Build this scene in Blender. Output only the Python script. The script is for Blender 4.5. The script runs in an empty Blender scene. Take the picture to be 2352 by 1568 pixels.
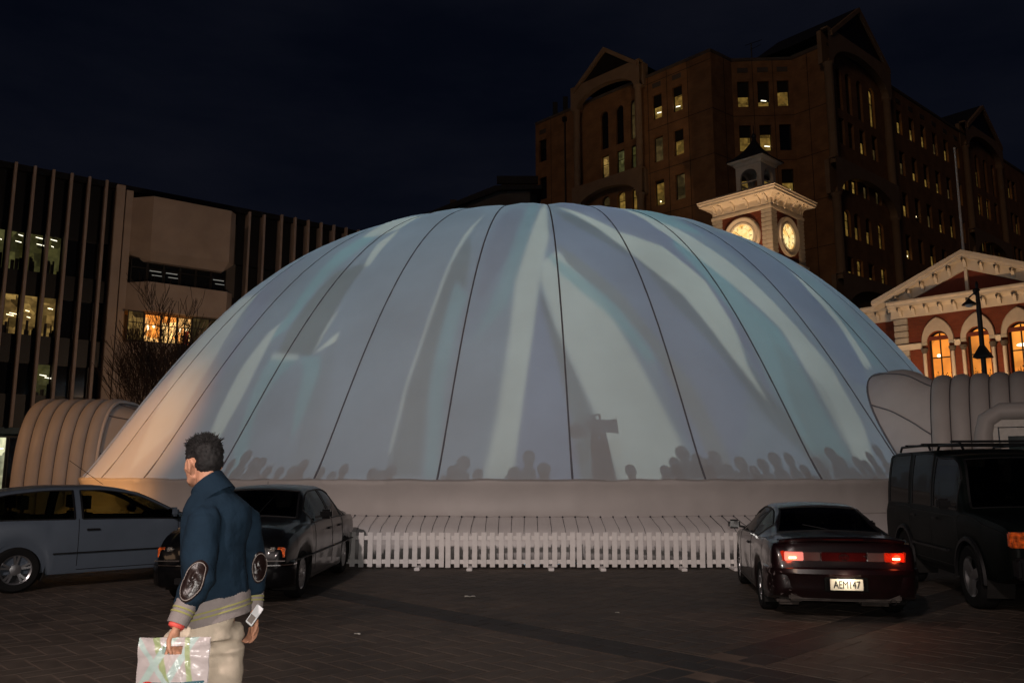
import bpy, bmesh, math, random
from mathutils import Vector, Matrix, Quaternion, noise as mnoise
import numpy as np
R=math.radians; PI=math.pi; rnd=random.Random(7)
scene=bpy.context.scene
# ---------------------------------------------------------------- camera
CAM_H=1.6; TILT=R(9.0); FPX=1898.0
cd=bpy.data.cameras.new('camera'); cam=bpy.data.objects.new('camera',cd); scene.collection.objects.link(cam)
cd.sensor_width=36; cd.lens=36*FPX/2352; cd.clip_end=2000; cd.clip_start=.05
cam.location=(0,0,CAM_H); cam.rotation_euler=(PI/2+TILT,0,0); scene.camera=cam
# ---------------------------------------------------------------- view
vs=scene.view_settings; vs.view_transform='Standard'; vs.look='None'; vs.exposure=0; vs.gamma=1; vs.use_curve_mapping=False
cy=scene.cycles; cy.use_denoising=True; cy.max_bounces=4; cy.diffuse_bounces=2; cy.glossy_bounces=3; cy.transmission_bounces=4
cy.transparent_max_bounces=8; cy.caustics_reflective=False; cy.caustics_refractive=False; cy.sample_clamp_indirect=4
# ---------------------------------------------------------------- world: dusk after sunset
world=bpy.data.worlds.new('World'); scene.world=world; world.use_nodes=True
def build_world():
    nt=world.node_tree; n=nt.nodes; l=nt.links; n.clear()
    out=n.new('ShaderNodeOutputWorld'); bg=n.new('ShaderNodeBackground')
    sky=n.new('ShaderNodeTexSky'); sky.sky_type='NISHITA'; sky.sun_disc=False; sky.sun_elevation=R(-5.0); sky.sun_rotation=R(200); sky.altitude=10; sky.air_density=1.4; sky.dust_density=1.2
    tc=n.new('ShaderNodeTexCoord'); mp=n.new('ShaderNodeMapping'); mp.inputs['Scale'].default_value=(1.4,1.4,4.5)
    nz=n.new('ShaderNodeTexNoise'); nz.inputs['Scale'].default_value=1.7; nz.inputs['Detail'].default_value=5; nz.inputs['Roughness'].default_value=.55
    mr=n.new('ShaderNodeMapRange'); mr.inputs['From Min'].default_value=.35; mr.inputs['From Max'].default_value=.7; mr.inputs['To Min'].default_value=0; mr.inputs['To Max'].default_value=1
    mx=n.new('ShaderNodeMix'); mx.data_type='RGBA'; mx.blend_type='MIX'
    mx.inputs[6].default_value=(0.0022,0.0034,0.0082,1)   # clear dusk sky
    mx.inputs[7].default_value=(0.0075,0.0085,0.0150,1)   # thin cloud lit from the town
    add=n.new('ShaderNodeMix'); add.data_type='RGBA'; add.blend_type='ADD'; add.inputs[0].default_value=.03
    l.new(tc.outputs['Generated'],mp.inputs[0]); l.new(mp.outputs[0],nz.inputs['Vector']); l.new(nz.outputs['Fac'],mr.inputs['Value'])
    l.new(mr.outputs[0],mx.inputs[0]); l.new(mx.outputs[2],add.inputs[6]); l.new(sky.outputs[0],add.inputs[7])
    l.new(add.outputs[2],bg.inputs[0]); bg.inputs[1].default_value=.62
    l.new(bg.outputs[0],out.inputs[0])
build_world()
def light(name,kind,loc,power,color,**k):
    d=bpy.data.lights.new(name,kind); d.energy=power; d.color=color
    o=bpy.data.objects.new(name,d); scene.collection.objects.link(o); o.location=loc
    tgt=k.pop('target',None)
    for a,b in k.items(): setattr(d,a,b)
    if tgt is not None:
        v=Vector(tgt)-Vector(loc); o.rotation_euler=v.to_track_quat('-Z','Y').to_euler()
    return o
# last warm glow of the town, low from the left behind the camera
sun=light('sun','SUN',(-30,-30,30),.125,(1,.62,.36),angle=R(12),target=(10,40,2))
# the photographer's flash, beside the lens
light('camera_flash','AREA',(.06,-.02,1.76),135,(1,.93,.86),shape='RECTANGLE',size=.08,size_y=.05,target=(-.5,6,1.5))
# sodium street light standing off to the left, lights the left flank of the dome and the tunnel
light('street_and_fill_glow','SPOT',(-15.5,10.0,7.0),8500,(1,.44,.13),spot_size=R(30),spot_blend=1,shadow_soft_size=.15,target=(-9.6,20.8,1.9))
light('street_and_fill_glow','SPOT',(-20,14.0,8.0),1300,(1,.46,.16),spot_size=R(80),spot_blend=.8,shadow_soft_size=.15,target=(-14,23.5,1.5))
light('square_light_glow','SPOT',(-5,-7,9),5600,(1,.84,.79),spot_size=R(64),spot_blend=1,shadow_soft_size=.3,target=(-1.6,14.5,.7))
# unseen fill lamp added behind the dome to brighten the left offices
light('street_and_fill_glow','SPOT',(-9.5,35,6.5),2000,(1,.66,.42),spot_size=R(110),spot_blend=.7,shadow_soft_size=.3,target=(-23,50,11))
# floodlights in front of the brick building and the clock tower
light('floodlight','SPOT',(12.6,35.6,.4),800,(1,.60,.30),spot_size=R(120),spot_blend=.6,shadow_soft_size=.12,target=(18.5,34.6,8.2))
light('floodlight','SPOT',(16.0,31.0,4.2),620,(1,.60,.30),spot_size=R(130),spot_blend=.6,shadow_soft_size=.12,target=(19.4,33.5,8.2))
light('floodlight','SPOT',(11.4,42.6,8.2),2600,(1,.60,.30),spot_size=R(75),spot_blend=.7,shadow_soft_size=.1,target=(13.6,46.6,16.6))
light('floodlight','SPOT',(17.2,43.2,8.4),600,(1,.58,.28),spot_size=R(50),spot_blend=.6,shadow_soft_size=.1,target=(15.6,46.9,16.2))
# ---------------------------------------------------------------- helpers
C=scene.collection
def pix(px,py):
    dx=px-1176; dy=784-py
    return Vector((dx, FPX*math.cos(TILT)-dy*math.sin(TILT), FPX*math.sin(TILT)+dy*math.cos(TILT)))
def atY(px,py,Y):
    r=pix(px,py); k=Y/r.y; return Vector((r.x*k,Y,r.z*k+CAM_H))
def atZ(px,py,z):
    r=pix(px,py); k=(z-CAM_H)/r.z; return Vector((r.x*k,r.y*k,z))
def tag(o,label=None,cat=None,group=None,kind=None):
    if label: o['label']=label
    if cat: o['category']=cat
    if group: o['group']=group
    if kind: o['kind']=kind
    return o
def empty(name,loc=(0,0,0),rz=0,label=None,cat=None,group=None):
    o=bpy.data.objects.new(name,None); o.empty_display_size=.3; C.objects.link(o); o.location=loc; o.rotation_euler=(0,0,rz)
    return tag(o,label,cat,group)
def inst(name,mesh,parent=None,loc=(0,0,0),rot=(0,0,0)):
    o=bpy.data.objects.new(name,mesh); C.objects.link(o); o.parent=parent; o.location=loc; o.rotation_euler=rot; return o
class MB:
    def __init__(s): s.v=[]; s.f=[]
    def add(s,vs,fs):
        b=len(s.v); s.v+= [tuple(x) for x in vs]; s.f+=[tuple(b+i for i in f) for f in fs]; return s
    def box(s,x0,x1,y0,y1,z0,z1):
        return s.add([(x0,y0,z0),(x1,y0,z0),(x1,y1,z0),(x0,y1,z0),(x0,y0,z1),(x1,y0,z1),(x1,y1,z1),(x0,y1,z1)],
            [(0,3,2,1),(4,5,6,7),(0,1,5,4),(1,2,6,5),(2,3,7,6),(3,0,4,7)])
    def obox(s,c,ax,ay,az):    # centre and three half-axes
        c=Vector(c);ax=Vector(ax);ay=Vector(ay);az=Vector(az)
        return s.add([c+i*ax+j*ay+k*az for k in(-1,1) for i,j in((-1,-1),(1,-1),(1,1),(-1,1))],
            [(0,3,2,1),(4,5,6,7),(0,1,5,4),(1,2,6,5),(2,3,7,6),(3,0,4,7)])
    def bar(s,p,q,w,h,up=(0,0,1)):
        p=Vector(p);q=Vector(q);d=(q-p); L=d.length; d.normalize(); up=Vector(up)
        a=d.cross(up)
        if a.length<1e-4: a=d.cross(Vector((1,0,0)))
        a.normalize(); b=a.cross(d)
        return s.obox((p+q)/2,d*L/2,a*w/2,b*h/2)
    def prism(s,pts,vec):      # polygon and an extrusion vector
        pts=[Vector(p) for p in pts]; vec=Vector(vec); n=len(pts)
        return s.add(pts+[p+vec for p in pts],[tuple(range(n-1,-1,-1)),tuple(range(n,2*n))]+[(i,(i+1)%n,n+(i+1)%n,n+i) for i in range(n)])
    def quad(s,*p): return s.add(p,[tuple(range(len(p)))])
    def grid(s,rows,closed=False,cap=False):
        n=len(rows[0]); vs=[p for r in rows for p in r]; fs=[]
        for i in range(len(rows)-1):
            for j in range(n if closed else n-1):
                k=(j+1)%n; fs.append((i*n+j,i*n+k,(i+1)*n+k,(i+1)*n+j))
        if cap: fs+=[tuple(range(n-1,-1,-1)),tuple((len(rows)-1)*n+i for i in range(n))]
        return s.add(vs,fs)
    def tube(s,pts,r,n=8,cap=True,ry=None):
        pts=[Vector(p) for p in pts]; rs=r if isinstance(r,(list,tuple)) else [r]*len(pts); rows=[]; up=None
        for i,p in enumerate(pts):
            d=(pts[min(i+1,len(pts)-1)]-pts[max(i-1,0)]).normalized()
            if up is None: up=Vector((0,0,1)) if abs(d.z)<.9 else Vector((1,0,0))
            a=d.cross(up).normalized(); b=a.cross(d).normalized(); up=b
            rows.append([p+a*math.cos(t)*rs[i]+b*math.sin(t)*(rs[i] if ry is None else ry[i]) for t in [2*PI*k/n for k in range(n)]])
        return s.grid(rows,True,cap)
    def lathe(s,prof,n=16,axis=None):   # profile of (r,z)
        c=axis or (0,0); return s.grid([[(c[0]+r*math.cos(2*PI*k/n),c[1]+r*math.sin(2*PI*k/n),z) for k in range(n)] for r,z in prof],True,True)
    def ball(s,c,r,n=10,m=7,rot=None):
        c=Vector(c); r=(r,r,r) if isinstance(r,(int,float)) else r; rows=[]
        for i in range(m+1):
            a=-PI/2+PI*i/m; a=max(-PI/2+.02,min(PI/2-.02,a))
            row=[]
            for k in range(n):
                t=2*PI*k/n; v=Vector((r[0]*math.cos(a)*math.cos(t),r[1]*math.cos(a)*math.sin(t),r[2]*math.sin(a)))
                if rot: v=rot@v
                row.append(c+v)
            rows.append(row)
        return s.grid(rows,True,True)
    def mesh(s,name,mat=None,smooth=None,merge=False):
        me=bpy.data.meshes.new(name); me.from_pydata(s.v,[],s.f); me.validate(clean_customdata=False)
        if merge:
            bm=bmesh.new(); bm.from_mesh(me); bmesh.ops.remove_doubles(bm,verts=bm.verts,dist=merge); bmesh.ops.recalc_face_normals(bm,faces=bm.faces); bm.to_mesh(me); bm.free()
        if mat: me.materials.append(mat)
        if smooth is not None:
            for p in me.polygons: p.use_smooth=True
            me.set_sharp_from_angle(angle=R(smooth))
        return me
    def build(s,name,mat,parent=None,smooth=None,loc=(0,0,0),rot=(0,0,0),bevel=0,merge=False):
        me=s.mesh(name,mat,None if bevel else smooth,merge)
        if bevel:
            bm=bmesh.new(); bm.from_mesh(me); bmesh.ops.remove_doubles(bm,verts=bm.verts,dist=1e-5)
            es=[e for e in bm.edges if len(e.link_faces)==2 and e.calc_face_angle(0)>.5]
            bmesh.ops.bevel(bm,geom=es,offset=bevel,segments=2,affect='EDGES',clamp_overlap=True); bm.to_mesh(me); bm.free()
            for p in me.polygons: p.use_smooth=True
            me.set_sharp_from_angle(angle=R(smooth or 35))
        return inst(name,me,parent,loc,rot)
# ---------------------------------------------------------------- materials
M={}
def mat(name,col,rough=.6,metal=0,var=.12,scale=6,bump=.0,bscale=60,emit=None,estr=0,spec=.5,trans=0,coat=0,alpha=1,ior=1.45,coord='Object'):
    m=bpy.data.materials.new(name); m.use_nodes=True; n=m.node_tree.nodes; l=m.node_tree.links; b=n['Principled BSDF']
    b.inputs['Roughness'].default_value=rough; b.inputs['Metallic'].default_value=metal; b.inputs['Specular IOR Level'].default_value=spec
    b.inputs['Transmission Weight'].default_value=trans; b.inputs['Coat Weight'].default_value=coat; b.inputs['Coat Roughness'].default_value=.05; b.inputs['Alpha'].default_value=alpha; b.inputs['IOR'].default_value=ior
    tc=n.new('ShaderNodeTexCoord'); nz=n.new('ShaderNodeTexNoise'); nz.inputs['Scale'].default_value=scale; nz.inputs['Detail'].default_value=6
    l.new(tc.outputs[coord],nz.inputs['Vector'])
    mr=n.new('ShaderNodeMapRange'); mr.inputs['From Min'].default_value=.3; mr.inputs['From Max'].default_value=.7; mr.inputs['To Min'].default_value=1-var; mr.inputs['To Max'].default_value=1+var
    l.new(nz.outputs['Fac'],mr.inputs['Value'])
    vm=n.new('ShaderNodeVectorMath'); vm.operation='SCALE'; vm.inputs[0].default_value=col[:3]; l.new(mr.outputs[0],vm.inputs['Scale']); l.new(vm.outputs[0],b.inputs['Base Color'])
    if bump:
        n2=n.new('ShaderNodeTexNoise'); n2.inputs['Scale'].default_value=bscale; n2.inputs['Detail'].default_value=4; l.new(tc.outputs[coord],n2.inputs['Vector'])
        bp=n.new('ShaderNodeBump'); bp.inputs['Strength'].default_value=bump; bp.inputs['Distance'].default_value=.01; l.new(n2.outputs['Fac'],bp.inputs['Height']); l.new(bp.outputs[0],b.inputs['Normal'])
    if emit:
        v2=n.new('ShaderNodeVectorMath'); v2.operation='SCALE'; v2.inputs[0].default_value=emit[:3]; l.new(mr.outputs[0],v2.inputs['Scale']); l.new(v2.outputs[0],b.inputs['Emission Color']); b.inputs['Emission Strength'].default_value=estr
    M[name]=m; return m
mat('white_paint',(.74,.72,.68),.55,var=.08,scale=14,bump=.15)
mat('fence_paint',(.92,.89,.87),.5,var=.10,scale=9,bump=.2,bscale=90)
mat('vinyl',(.52,.49,.475),.5,var=.06,scale=1.5,bump=.1,bscale=7)
mat('vinyl_tube',(.70,.67,.66),.42,var=.06,scale=2)
mat('rope',(.05,.05,.06),.8)
mat('seam_cord',(.15,.15,.17),.75)
mat('black_plastic',(.008,.008,.009),.5,spec=.25,bump=.1,bscale=200)
mat('rubber',(.009,.009,.009),.9,spec=.2,bump=.2,bscale=80)
mat('car_glass',(.012,.014,.014),.04,var=.02,spec=.8,coat=.3)
mat('chrome',(.6,.6,.6),.12,metal=1,var=.03)
mat('alloy',(.34,.34,.35),.3,metal=.85,var=.06)
mat('dark_steel',(.03,.03,.032),.5,metal=.4)
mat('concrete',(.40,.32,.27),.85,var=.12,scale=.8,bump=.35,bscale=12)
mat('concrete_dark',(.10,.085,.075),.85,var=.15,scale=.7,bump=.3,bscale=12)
mat('fin_paint',(.36,.29,.26),.8,var=.1,scale=2)
mat('black_cladding',(.006,.006,.007),.5,var=.2)
mat('frame_dark',(.012,.010,.009),.5)
mat('pane_dark',(.010,.011,.012),.08,spec=.6)
mat('slate',(.018,.018,.022),.7,var=.2,scale=4,bump=.3,bscale=14)
mat('stone',(.27,.19,.125),.85,var=.1,scale=1.2,bump=.3,bscale=12)
mat('trim_cream',(.70,.63,.53),.6,var=.06,scale=3,bump=.1,bscale=20)
mat('quoin',(.44,.41,.36),.85,var=.14,scale=6,bump=.5,bscale=26)
mat('bark',(.055,.036,.026),.9,var=.3,scale=20,bump=.5,bscale=60)
mat('clock_black',(.01,.008,.006),.6)
def brick_mat(name,c1,c2,mort,bw,bh,rot=0):
    m=bpy.data.materials.new(name); m.use_nodes=True; n=m.node_tree.nodes; l=m.node_tree.links; b=n['Principled BSDF']; b.inputs['Roughness'].default_value=.9
    tc=n.new('ShaderNodeTexCoord'); mp=n.new('ShaderNodeMapping'); mp.inputs['Rotation'].default_value=(PI/2,0,0)
    l.new(tc.outputs['Object'],mp.inputs[0])
    bt=n.new('ShaderNodeTexBrick'); bt.inputs['Scale'].default_value=1; bt.inputs['Brick Width'].default_value=bw; bt.inputs['Row Height'].default_value=bh; bt.inputs['Mortar Size'].default_value=bh*.07; bt.inputs['Mortar Smooth'].default_value=.3; bt.inputs['Bias'].default_value=0
    bt.inputs['Color1'].default_value=(*c1,1); bt.inputs['Color2'].default_value=(*c2,1); bt.inputs['Mortar'].default_value=(*mort,1)
    l.new(mp.outputs[0],bt.inputs['Vector'])
    nz=n.new('ShaderNodeTexNoise'); nz.inputs['Scale'].default_value=.9; nz.inputs['Detail'].default_value=6; l.new(tc.outputs['Object'],nz.inputs['Vector'])
    mr=n.new('ShaderNodeMapRange'); mr.inputs['From Min'].default_value=.3; mr.inputs['From Max'].default_value=.7; mr.inputs['To Min'].default_value=.72; mr.inputs['To Max'].default_value=1.2; l.new(nz.outputs['Fac'],mr.inputs['Value'])
    vm=n.new('ShaderNodeVectorMath'); vm.operation='SCALE'; l.new(bt.outputs['Color'],vm.inputs[0]); l.new(mr.outputs[0],vm.inputs['Scale']); l.new(vm.outputs[0],b.inputs['Base Color'])
    bp=n.new('ShaderNodeBump'); bp.inputs['Strength'].default_value=.35; bp.inputs['Distance'].default_value=.01; l.new(bt.outputs['Fac'],bp.inputs['Height']); bp.invert=True; l.new(bp.outputs[0],b.inputs['Normal'])
    M[name]=m; return m
brick_mat('red_brick',(.20,.042,.018),(.15,.031,.014),(.13,.06,.035),.23,.075)
brick_mat('tan_brick',(.30,.155,.065),(.26,.135,.06),(.24,.14,.08),.45,.16)
def lit_mat(name,c_top,c_bot,strength,scale=1.1,dark=.35):
    """a lit room seen through glass: gloss on top, uneven warm light behind"""
    m=bpy.data.materials.new(name); m.use_nodes=True; n=m.node_tree.nodes; l=m.node_tree.links; b=n['Principled BSDF']
    b.inputs['Base Color'].default_value=(.02,.02,.02,1); b.inputs['Roughness'].default_value=.1
    oi=n.new('ShaderNodeObjectInfo'); tc=n.new('ShaderNodeTexCoord'); va=n.new('ShaderNodeVectorMath'); va.operation='ADD'
    cx=n.new('ShaderNodeCombineXYZ'); ml=n.new('ShaderNodeMath'); ml.operation='MULTIPLY'; ml.inputs[1].default_value=57
    l.new(oi.outputs['Random'],ml.inputs[0]); l.new(ml.outputs[0],cx.inputs[0]); l.new(ml.outputs[0],cx.inputs[2]); l.new(tc.outputs['Object'],va.inputs[0]); l.new(cx.outputs[0],va.inputs[1])
    nz=n.new('ShaderNodeTexVoronoi'); nz.distance='CHEBYCHEV'; nz.inputs['Scale'].default_value=scale; l.new(va.outputs[0],nz.inputs['Vector'])
    n2=n.new('ShaderNodeTexNoise'); n2.inputs['Scale'].default_value=scale*2; l.new(va.outputs[0],n2.inputs['Vector'])
    sp=n.new('ShaderNodeSeparateColor'); l.new(nz.outputs['Color'],sp.inputs[0])
    mr=n.new('ShaderNodeMapRange'); mr.inputs['From Min'].default_value=0; mr.inputs['From Max'].default_value=1; mr.inputs['To Min'].default_value=dark; mr.inputs['To Max'].default_value=1.25; l.new(sp.outputs[0],mr.inputs['Value'])
    mm=n.new('ShaderNodeMath'); mm.operation='MULTIPLY'; l.new(mr.outputs[0],mm.inputs[0]); m3=n.new('ShaderNodeMapRange'); m3.inputs['From Min'].default_value=.3; m3.inputs['From Max'].default_value=.7; m3.inputs['To Min'].default_value=.55; m3.inputs['To Max'].default_value=1.3; l.new(n2.outputs['Fac'],m3.inputs['Value']); l.new(m3.outputs[0],mm.inputs[1])
    mx=n.new('ShaderNodeMix'); mx.data_type='RGBA'; mx.inputs[6].default_value=(*c_top,1); mx.inputs[7].default_value=(*c_bot,1); l.new(sp.outputs[1],mx.inputs[0])
    l.new(mx.outputs[2],b.inputs['Emission Color']); ms=n.new('ShaderNodeMath'); ms.operation='MULTIPLY'; ms.inputs[1].default_value=strength; l.new(mm.outputs[0],ms.inputs[0]); l.new(ms.outputs[0],b.inputs['Emission Strength'])
    M[name]=m; return m
lit_mat('room_yellow',(.52,.33,.07),(.36,.20,.04),.36,scale=1.6)
lit_mat('room_dim',(.30,.20,.07),(.20,.14,.05),.16)
lit_mat('room_green',(.40,.38,.14),(.22,.20,.05),.17,scale=1.4,dark=.2)
lit_mat('room_warm',(.8,.50,.14),(.35,.20,.06),.34,scale=1.6,dark=.12)
lit_mat('room_bright',(1.0,.62,.22),(1.0,.30,.04),1.7,scale=.9,dark=.5)
lit_mat('room_amber',(1.0,.34,.045),(.95,.27,.03),.95,scale=.5,dark=.8)
lit_mat('shop_light',(.95,.88,.55),(.8,.8,.5),.8,scale=1.2)
def emis(name,c,s):
    m=bpy.data.materials.new(name); m.use_nodes=True; n=m.node_tree.nodes; b=n['Principled BSDF']; b.inputs['Base Color'].default_value=(.5,.5,.5,1); b.inputs['Emission Color'].default_value=(*c,1); b.inputs['Emission Strength'].default_value=s
    M[name]=m; return m
emis('tube_light',(1,.93,.7),2.2); emis('warm_bulb',(1,.8,.45),3.2)
def skin_fabric():
    """white ripstop that lets the projected light through"""
    m=bpy.data.materials.new('dome_fabric'); m.use_nodes=True; n=m.node_tree.nodes; l=m.node_tree.links; b=n['Principled BSDF']; out=n['Material Output']
    b.inputs['Base Color'].default_value=(.36,.37,.38,1); b.inputs['Roughness'].default_value=.55; b.inputs['Specular IOR Level'].default_value=.25
    tr=n.new('ShaderNodeBsdfTranslucent'); tr.inputs[0].default_value=(.42,.42,.42,1)
    tc=n.new('ShaderNodeTexCoord'); nz=n.new('ShaderNodeTexNoise'); nz.inputs['Scale'].default_value=.5; nz.inputs['Detail'].default_value=7; l.new(tc.outputs['Object'],nz.inputs['Vector'])
    bp=n.new('ShaderNodeBump'); bp.inputs['Strength'].default_value=.15; bp.inputs['Distance'].default_value=.1; l.new(nz.outputs['Fac'],bp.inputs['Height']); l.new(bp.outputs[0],b.inputs['Normal'])
    mr=n.new('ShaderNodeMapRange'); mr.inputs['From Min'].default_value=.3; mr.inputs['From Max'].default_value=.7; mr.inputs['To Min'].default_value=.36; mr.inputs['To Max'].default_value=.46; l.new(nz.outputs['Fac'],mr.inputs['Value'])
    cc=n.new('ShaderNodeCombineColor'); [l.new(mr.outputs[0],cc.inputs[i]) for i in range(3)]; l.new(cc.outputs[0],tr.inputs[0])
    ad=n.new('ShaderNodeAddShader'); l.new(b.outputs[0],ad.inputs[0]); l.new(tr.outputs[0],ad.inputs[1]); l.new(ad.outputs[0],out.inputs[0]); M['dome_fabric']=m
skin_fabric()
# ================================================================ dome
DC=Vector((.95,30.24,0)); DR=14.67; DH=8.65; DZ=1.42
def dome_z(s): return DZ+DH*max(0,1-s**3.5)**1.16
def dome_s(z):   # inverse
    q=max(0,min(1,(z-DZ)/DH))**(1/1.16); return max(0,1-q)**(1/3.5)
def dome_pt(az,s,off=0):    # azimuth in degrees, 0 towards the camera
    a=R(az); z=dome_z(s); e=.004
    dz=(dome_z(min(1,s+e))-dome_z(max(0,s-e)))/((min(1,s+e)-max(0,s-e))*DR)
    n=Vector((-dz,1)).normalized()     # (radial, up) normal
    r=DR*s+n.x*off
    return Vector((DC.x+math.sin(a)*r,DC.y-math.cos(a)*r,z+n.y*off))
def dome_hit(px,py):
    r=pix(px,py).normalized(); o=Vector((0,0,CAM_H)); best=None; prev=None; t=13.0
    while t<46:
        p=o+r*t; rr=math.hypot(p.x-DC.x,p.y-DC.y)/DR
        g=(p.z-dome_z(rr)) if rr<1 else 1+rr
        if g<0: return p
        if best is None or g<best[0]: best=(g,p.copy())
        t+=.04
    return best[1]
LAMP=Vector((DC.x,DC.y,.7))
def film_image():
    """the projected picture: soft translucent shards, drawn in azimuth and elevation as the projector throws them"""
    W,H=3072,768
    U,V=np.meshgrid((np.arange(W)+.5)/W,(np.arange(H)+.5)/H)
    AZ=(U-.5)*200; EL=V*90      # the picture spans 200 degrees of azimuth
    img=np.zeros((H,W,3)); img[:]=(.27,.43,.57)
    # slow drift of tone over the whole frame
    img*= (1+.10*np.sin(AZ*.09+1)*np.cos(EL*.05)+.06*np.sin(AZ*.23+EL*.07))[...,None]
    L=(1.02,1.22,1.10); B=(.20,.32,.55); G=(.10,.18,.17); K=(.24,.74,.80)
    zL=lambda x,y:((x/2.01+500)*.9011,(y/2.01+480)*.9011)
    zR=lambda x,y:((x/1.844+1380)*.9011,(y/1.844+480)*.9011)
    zU=lambda x,y:(x/3.733*.9011+1207.5,y/3.733*.9011+432.5)
    zD=lambda x,y:(x,y)
    def poly(z,pts,col,a=1,blur=2):
        P=[]
        for x,y in pts:
            w=dome_hit(*z(x,y))-LAMP
            P.append((math.degrees(math.atan2(w.x,-w.y)),math.degrees(math.atan2(w.z,math.hypot(w.x,w.y)))))
        x0=min(p[0] for p in P)-6;x1=max(p[0] for p in P)+6
        i0=max(0,int((x0/200+.5)*W));i1=min(W,int((x1/200+.5)*W)+1)
        X=AZ[:,i0:i1];Y=EL[:,i0:i1]; ins=np.zeros(X.shape,bool); n=len(P)
        for i in range(n):
            (ax,ay),(bx,by)=P[i],P[(i+1)%n]
            if ay==by: continue
            c=((ay>Y)!=(by>Y))&(X<(bx-ax)*(Y-ay)/(by-ay)+ax); ins^=c
        m=ins.astype(float)
        for _ in range(2):
            for ax_ in (0,1):
                k=max(0,round(blur*.6)) if ax_==0 else max(0,round(blur*.8))
                if k<1: continue
                pad=[(0,0),(0,0)]; pad[ax_]=(k,k); q=np.pad(m,pad,mode='edge'); cs=np.cumsum(np.insert(q,0,0,axis=ax_),axis=ax_)
                sl=lambda a,b:(slice(a,b),slice(None)) if ax_==0 else (slice(None),slice(a,b))
                n_=m.shape[ax_]; m=(cs[sl(2*k+1,2*k+1+n_)]-cs[sl(0,n_)])/(2*k+1)
        m=(m*a)[...,None]; img[:,i0:i1]=img[:,i0:i1]*(1-m)+np.array(col)*m
    # left half
    poly(zL,[(0,700),(180,560),(330,540),(250,640),(120,850),(-120,1250),(-330,1450),(-150,1050)],L,.55,4)
    poly(zL,[(330,535),(400,500),(370,600),(250,760),(60,1130),(-60,1350),(-170,1450),(-90,1240),(110,960),(250,700)],B,.8,2)
    poly(zL,[(370,505),(700,270),(560,380),(400,560),(300,690),(290,600)],(.22,.30,.48),.7,2)
    poly(zL,[(1000,190),(720,350),(600,480),(480,650),(370,800),(470,720),(700,430),(900,270)],K,.75,3)
    poly(zL,[(1230,105),(1000,180),(860,260),(900,255),(1040,215)],L,.8,2)
    poly(zL,[(440,690),(350,860),(240,1080),(120,1290),(60,1430),(20,1430),(110,1180),(240,920),(370,750)],L,.85,2)
    poly(zL,[(885,385),(760,560),(700,680),(605,860),(420,850),(470,740),(600,560),(720,430)],G,.85,2)
    poly(zL,[(1040,215),(930,290),(862,405),(892,402),(950,320),(1020,250)],L,.8,1)
    poly(zL,[(742,738),(728,790),(606,858)],L,1,0)
    poly(zL,[(606,852),(650,750),(720,640),(734,640),(665,750),(625,830)],L,.6,0)
    poly(zL,[(400,848),(530,855),(530,885),(440,890),(385,880)],L,.8,1)
    poly(zL,[(385,870),(530,880),(400,1000),(310,1140),(270,1350),(190,1480),(200,1300),(300,1030)],K,.6,3)
    poly(zL,[(650,866),(640,960),(580,1130),(500,1290),(515,1120),(560,960),(545,870)],K,.65,1)
    poly(zL,[(725,790),(700,1000),(640,1200),(600,1440),(500,1440),(560,1200),(660,860)],G,.28,3)
    poly(zL,[(1400,250),(1410,330),(1385,520),(1330,480),(1280,660),(1200,980),(1150,1480),(970,1480),(1080,1060),(1180,760),(1300,420)],G,.75,4)
    poly(zL,[(1330,490),(1392,552),(1340,700),(1270,1020),(1235,1480),(1170,1480),(1200,1000),(1255,760)],K,.55,3)
    poly(zL,[(1490,130),(1380,240),(1300,390),(1220,600),(1150,800),(1080,1000),(990,1360),(1003,1360),(1095,1000),(1165,800),(1235,600),(1315,390),(1395,250)],L,.7,0)
    poly(zL,[(1560,130),(1460,290),(1400,560),(1350,800),(1440,760),(1560,560),(1600,300),(1590,160)],B,.4,5)
    poly(zL,[(1630,105),(1715,150),(1705,250),(1560,420),(1440,600),(1470,380),(1540,180)],(.18,.26,.42),.85,4)
    poly(zL,[(1720,90),(1760,90),(1700,280),(1600,600),(1400,810),(1460,700),(1560,480)],K,.5,5)
    poly(zL,[(1790,55),(1800,200),(1755,520),(1700,980),(1630,1490),(1470,1490),(1540,1180),(1600,800),(1640,480),(1720,230)],L,.95,4)
    # middle wedge
    poly(zD,[(1240,668),(1205,900),(1178,1112),(1335,1112),(1312,960),(1290,820)],B,.95,1)
    poly(zD,[(1240,665),(1275,745),(1370,965),(1430,1112),(1335,1112),(1312,960),(1280,830),(1243,700)],G,.85,3)
    # right half
    poly(zD,[(1252,520),(1300,600),(1390,700),(1480,860),(1560,1010),(1600,1112),(1420,1112),(1370,960),(1275,745),(1240,640)],L,.95,4)
    poly(zU,[(290,235),(560,340),(900,520),(1400,950),(1950,1500),(2091,1700),(2091,2300),(1900,2800),(1700,2700),(1400,2100),(1100,1350),(800,1000),(300,600),(170,700),(230,420)],B,.8,3)
    poly(zU,[(290,225),(620,330),(900,470),(1000,640),(900,610),(560,420),(350,300)],G,.7,3)
    poly(zU,[(1000,600),(1450,930),(1800,1300),(2300,1950),(2800,2500),(3000,2800),(2700,2600),(2300,2200),(1800,1560),(1350,1060)],G,.7,4)
    poly(zU,[(300,530),(430,620),(900,1000),(1250,1430),(1600,1900),(1900,2500),(2000,2800),(1800,2700),(1600,2250),(1180,1500),(850,1120),(400,730)],(.26,.34,.34),.9,3)
    poly(zU,[(180,600),(400,740),(860,1140),(1250,1650),(1150,1650),(800,1230),(330,820)],K,.75,4)
    poly(zU,[(300,190),(620,255),(900,370),(1300,550),(1700,880),(1950,1250),(2100,1700),(2300,2050),(1900,1560),(1500,1050),(950,580),(600,340)],L,1,3)
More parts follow.
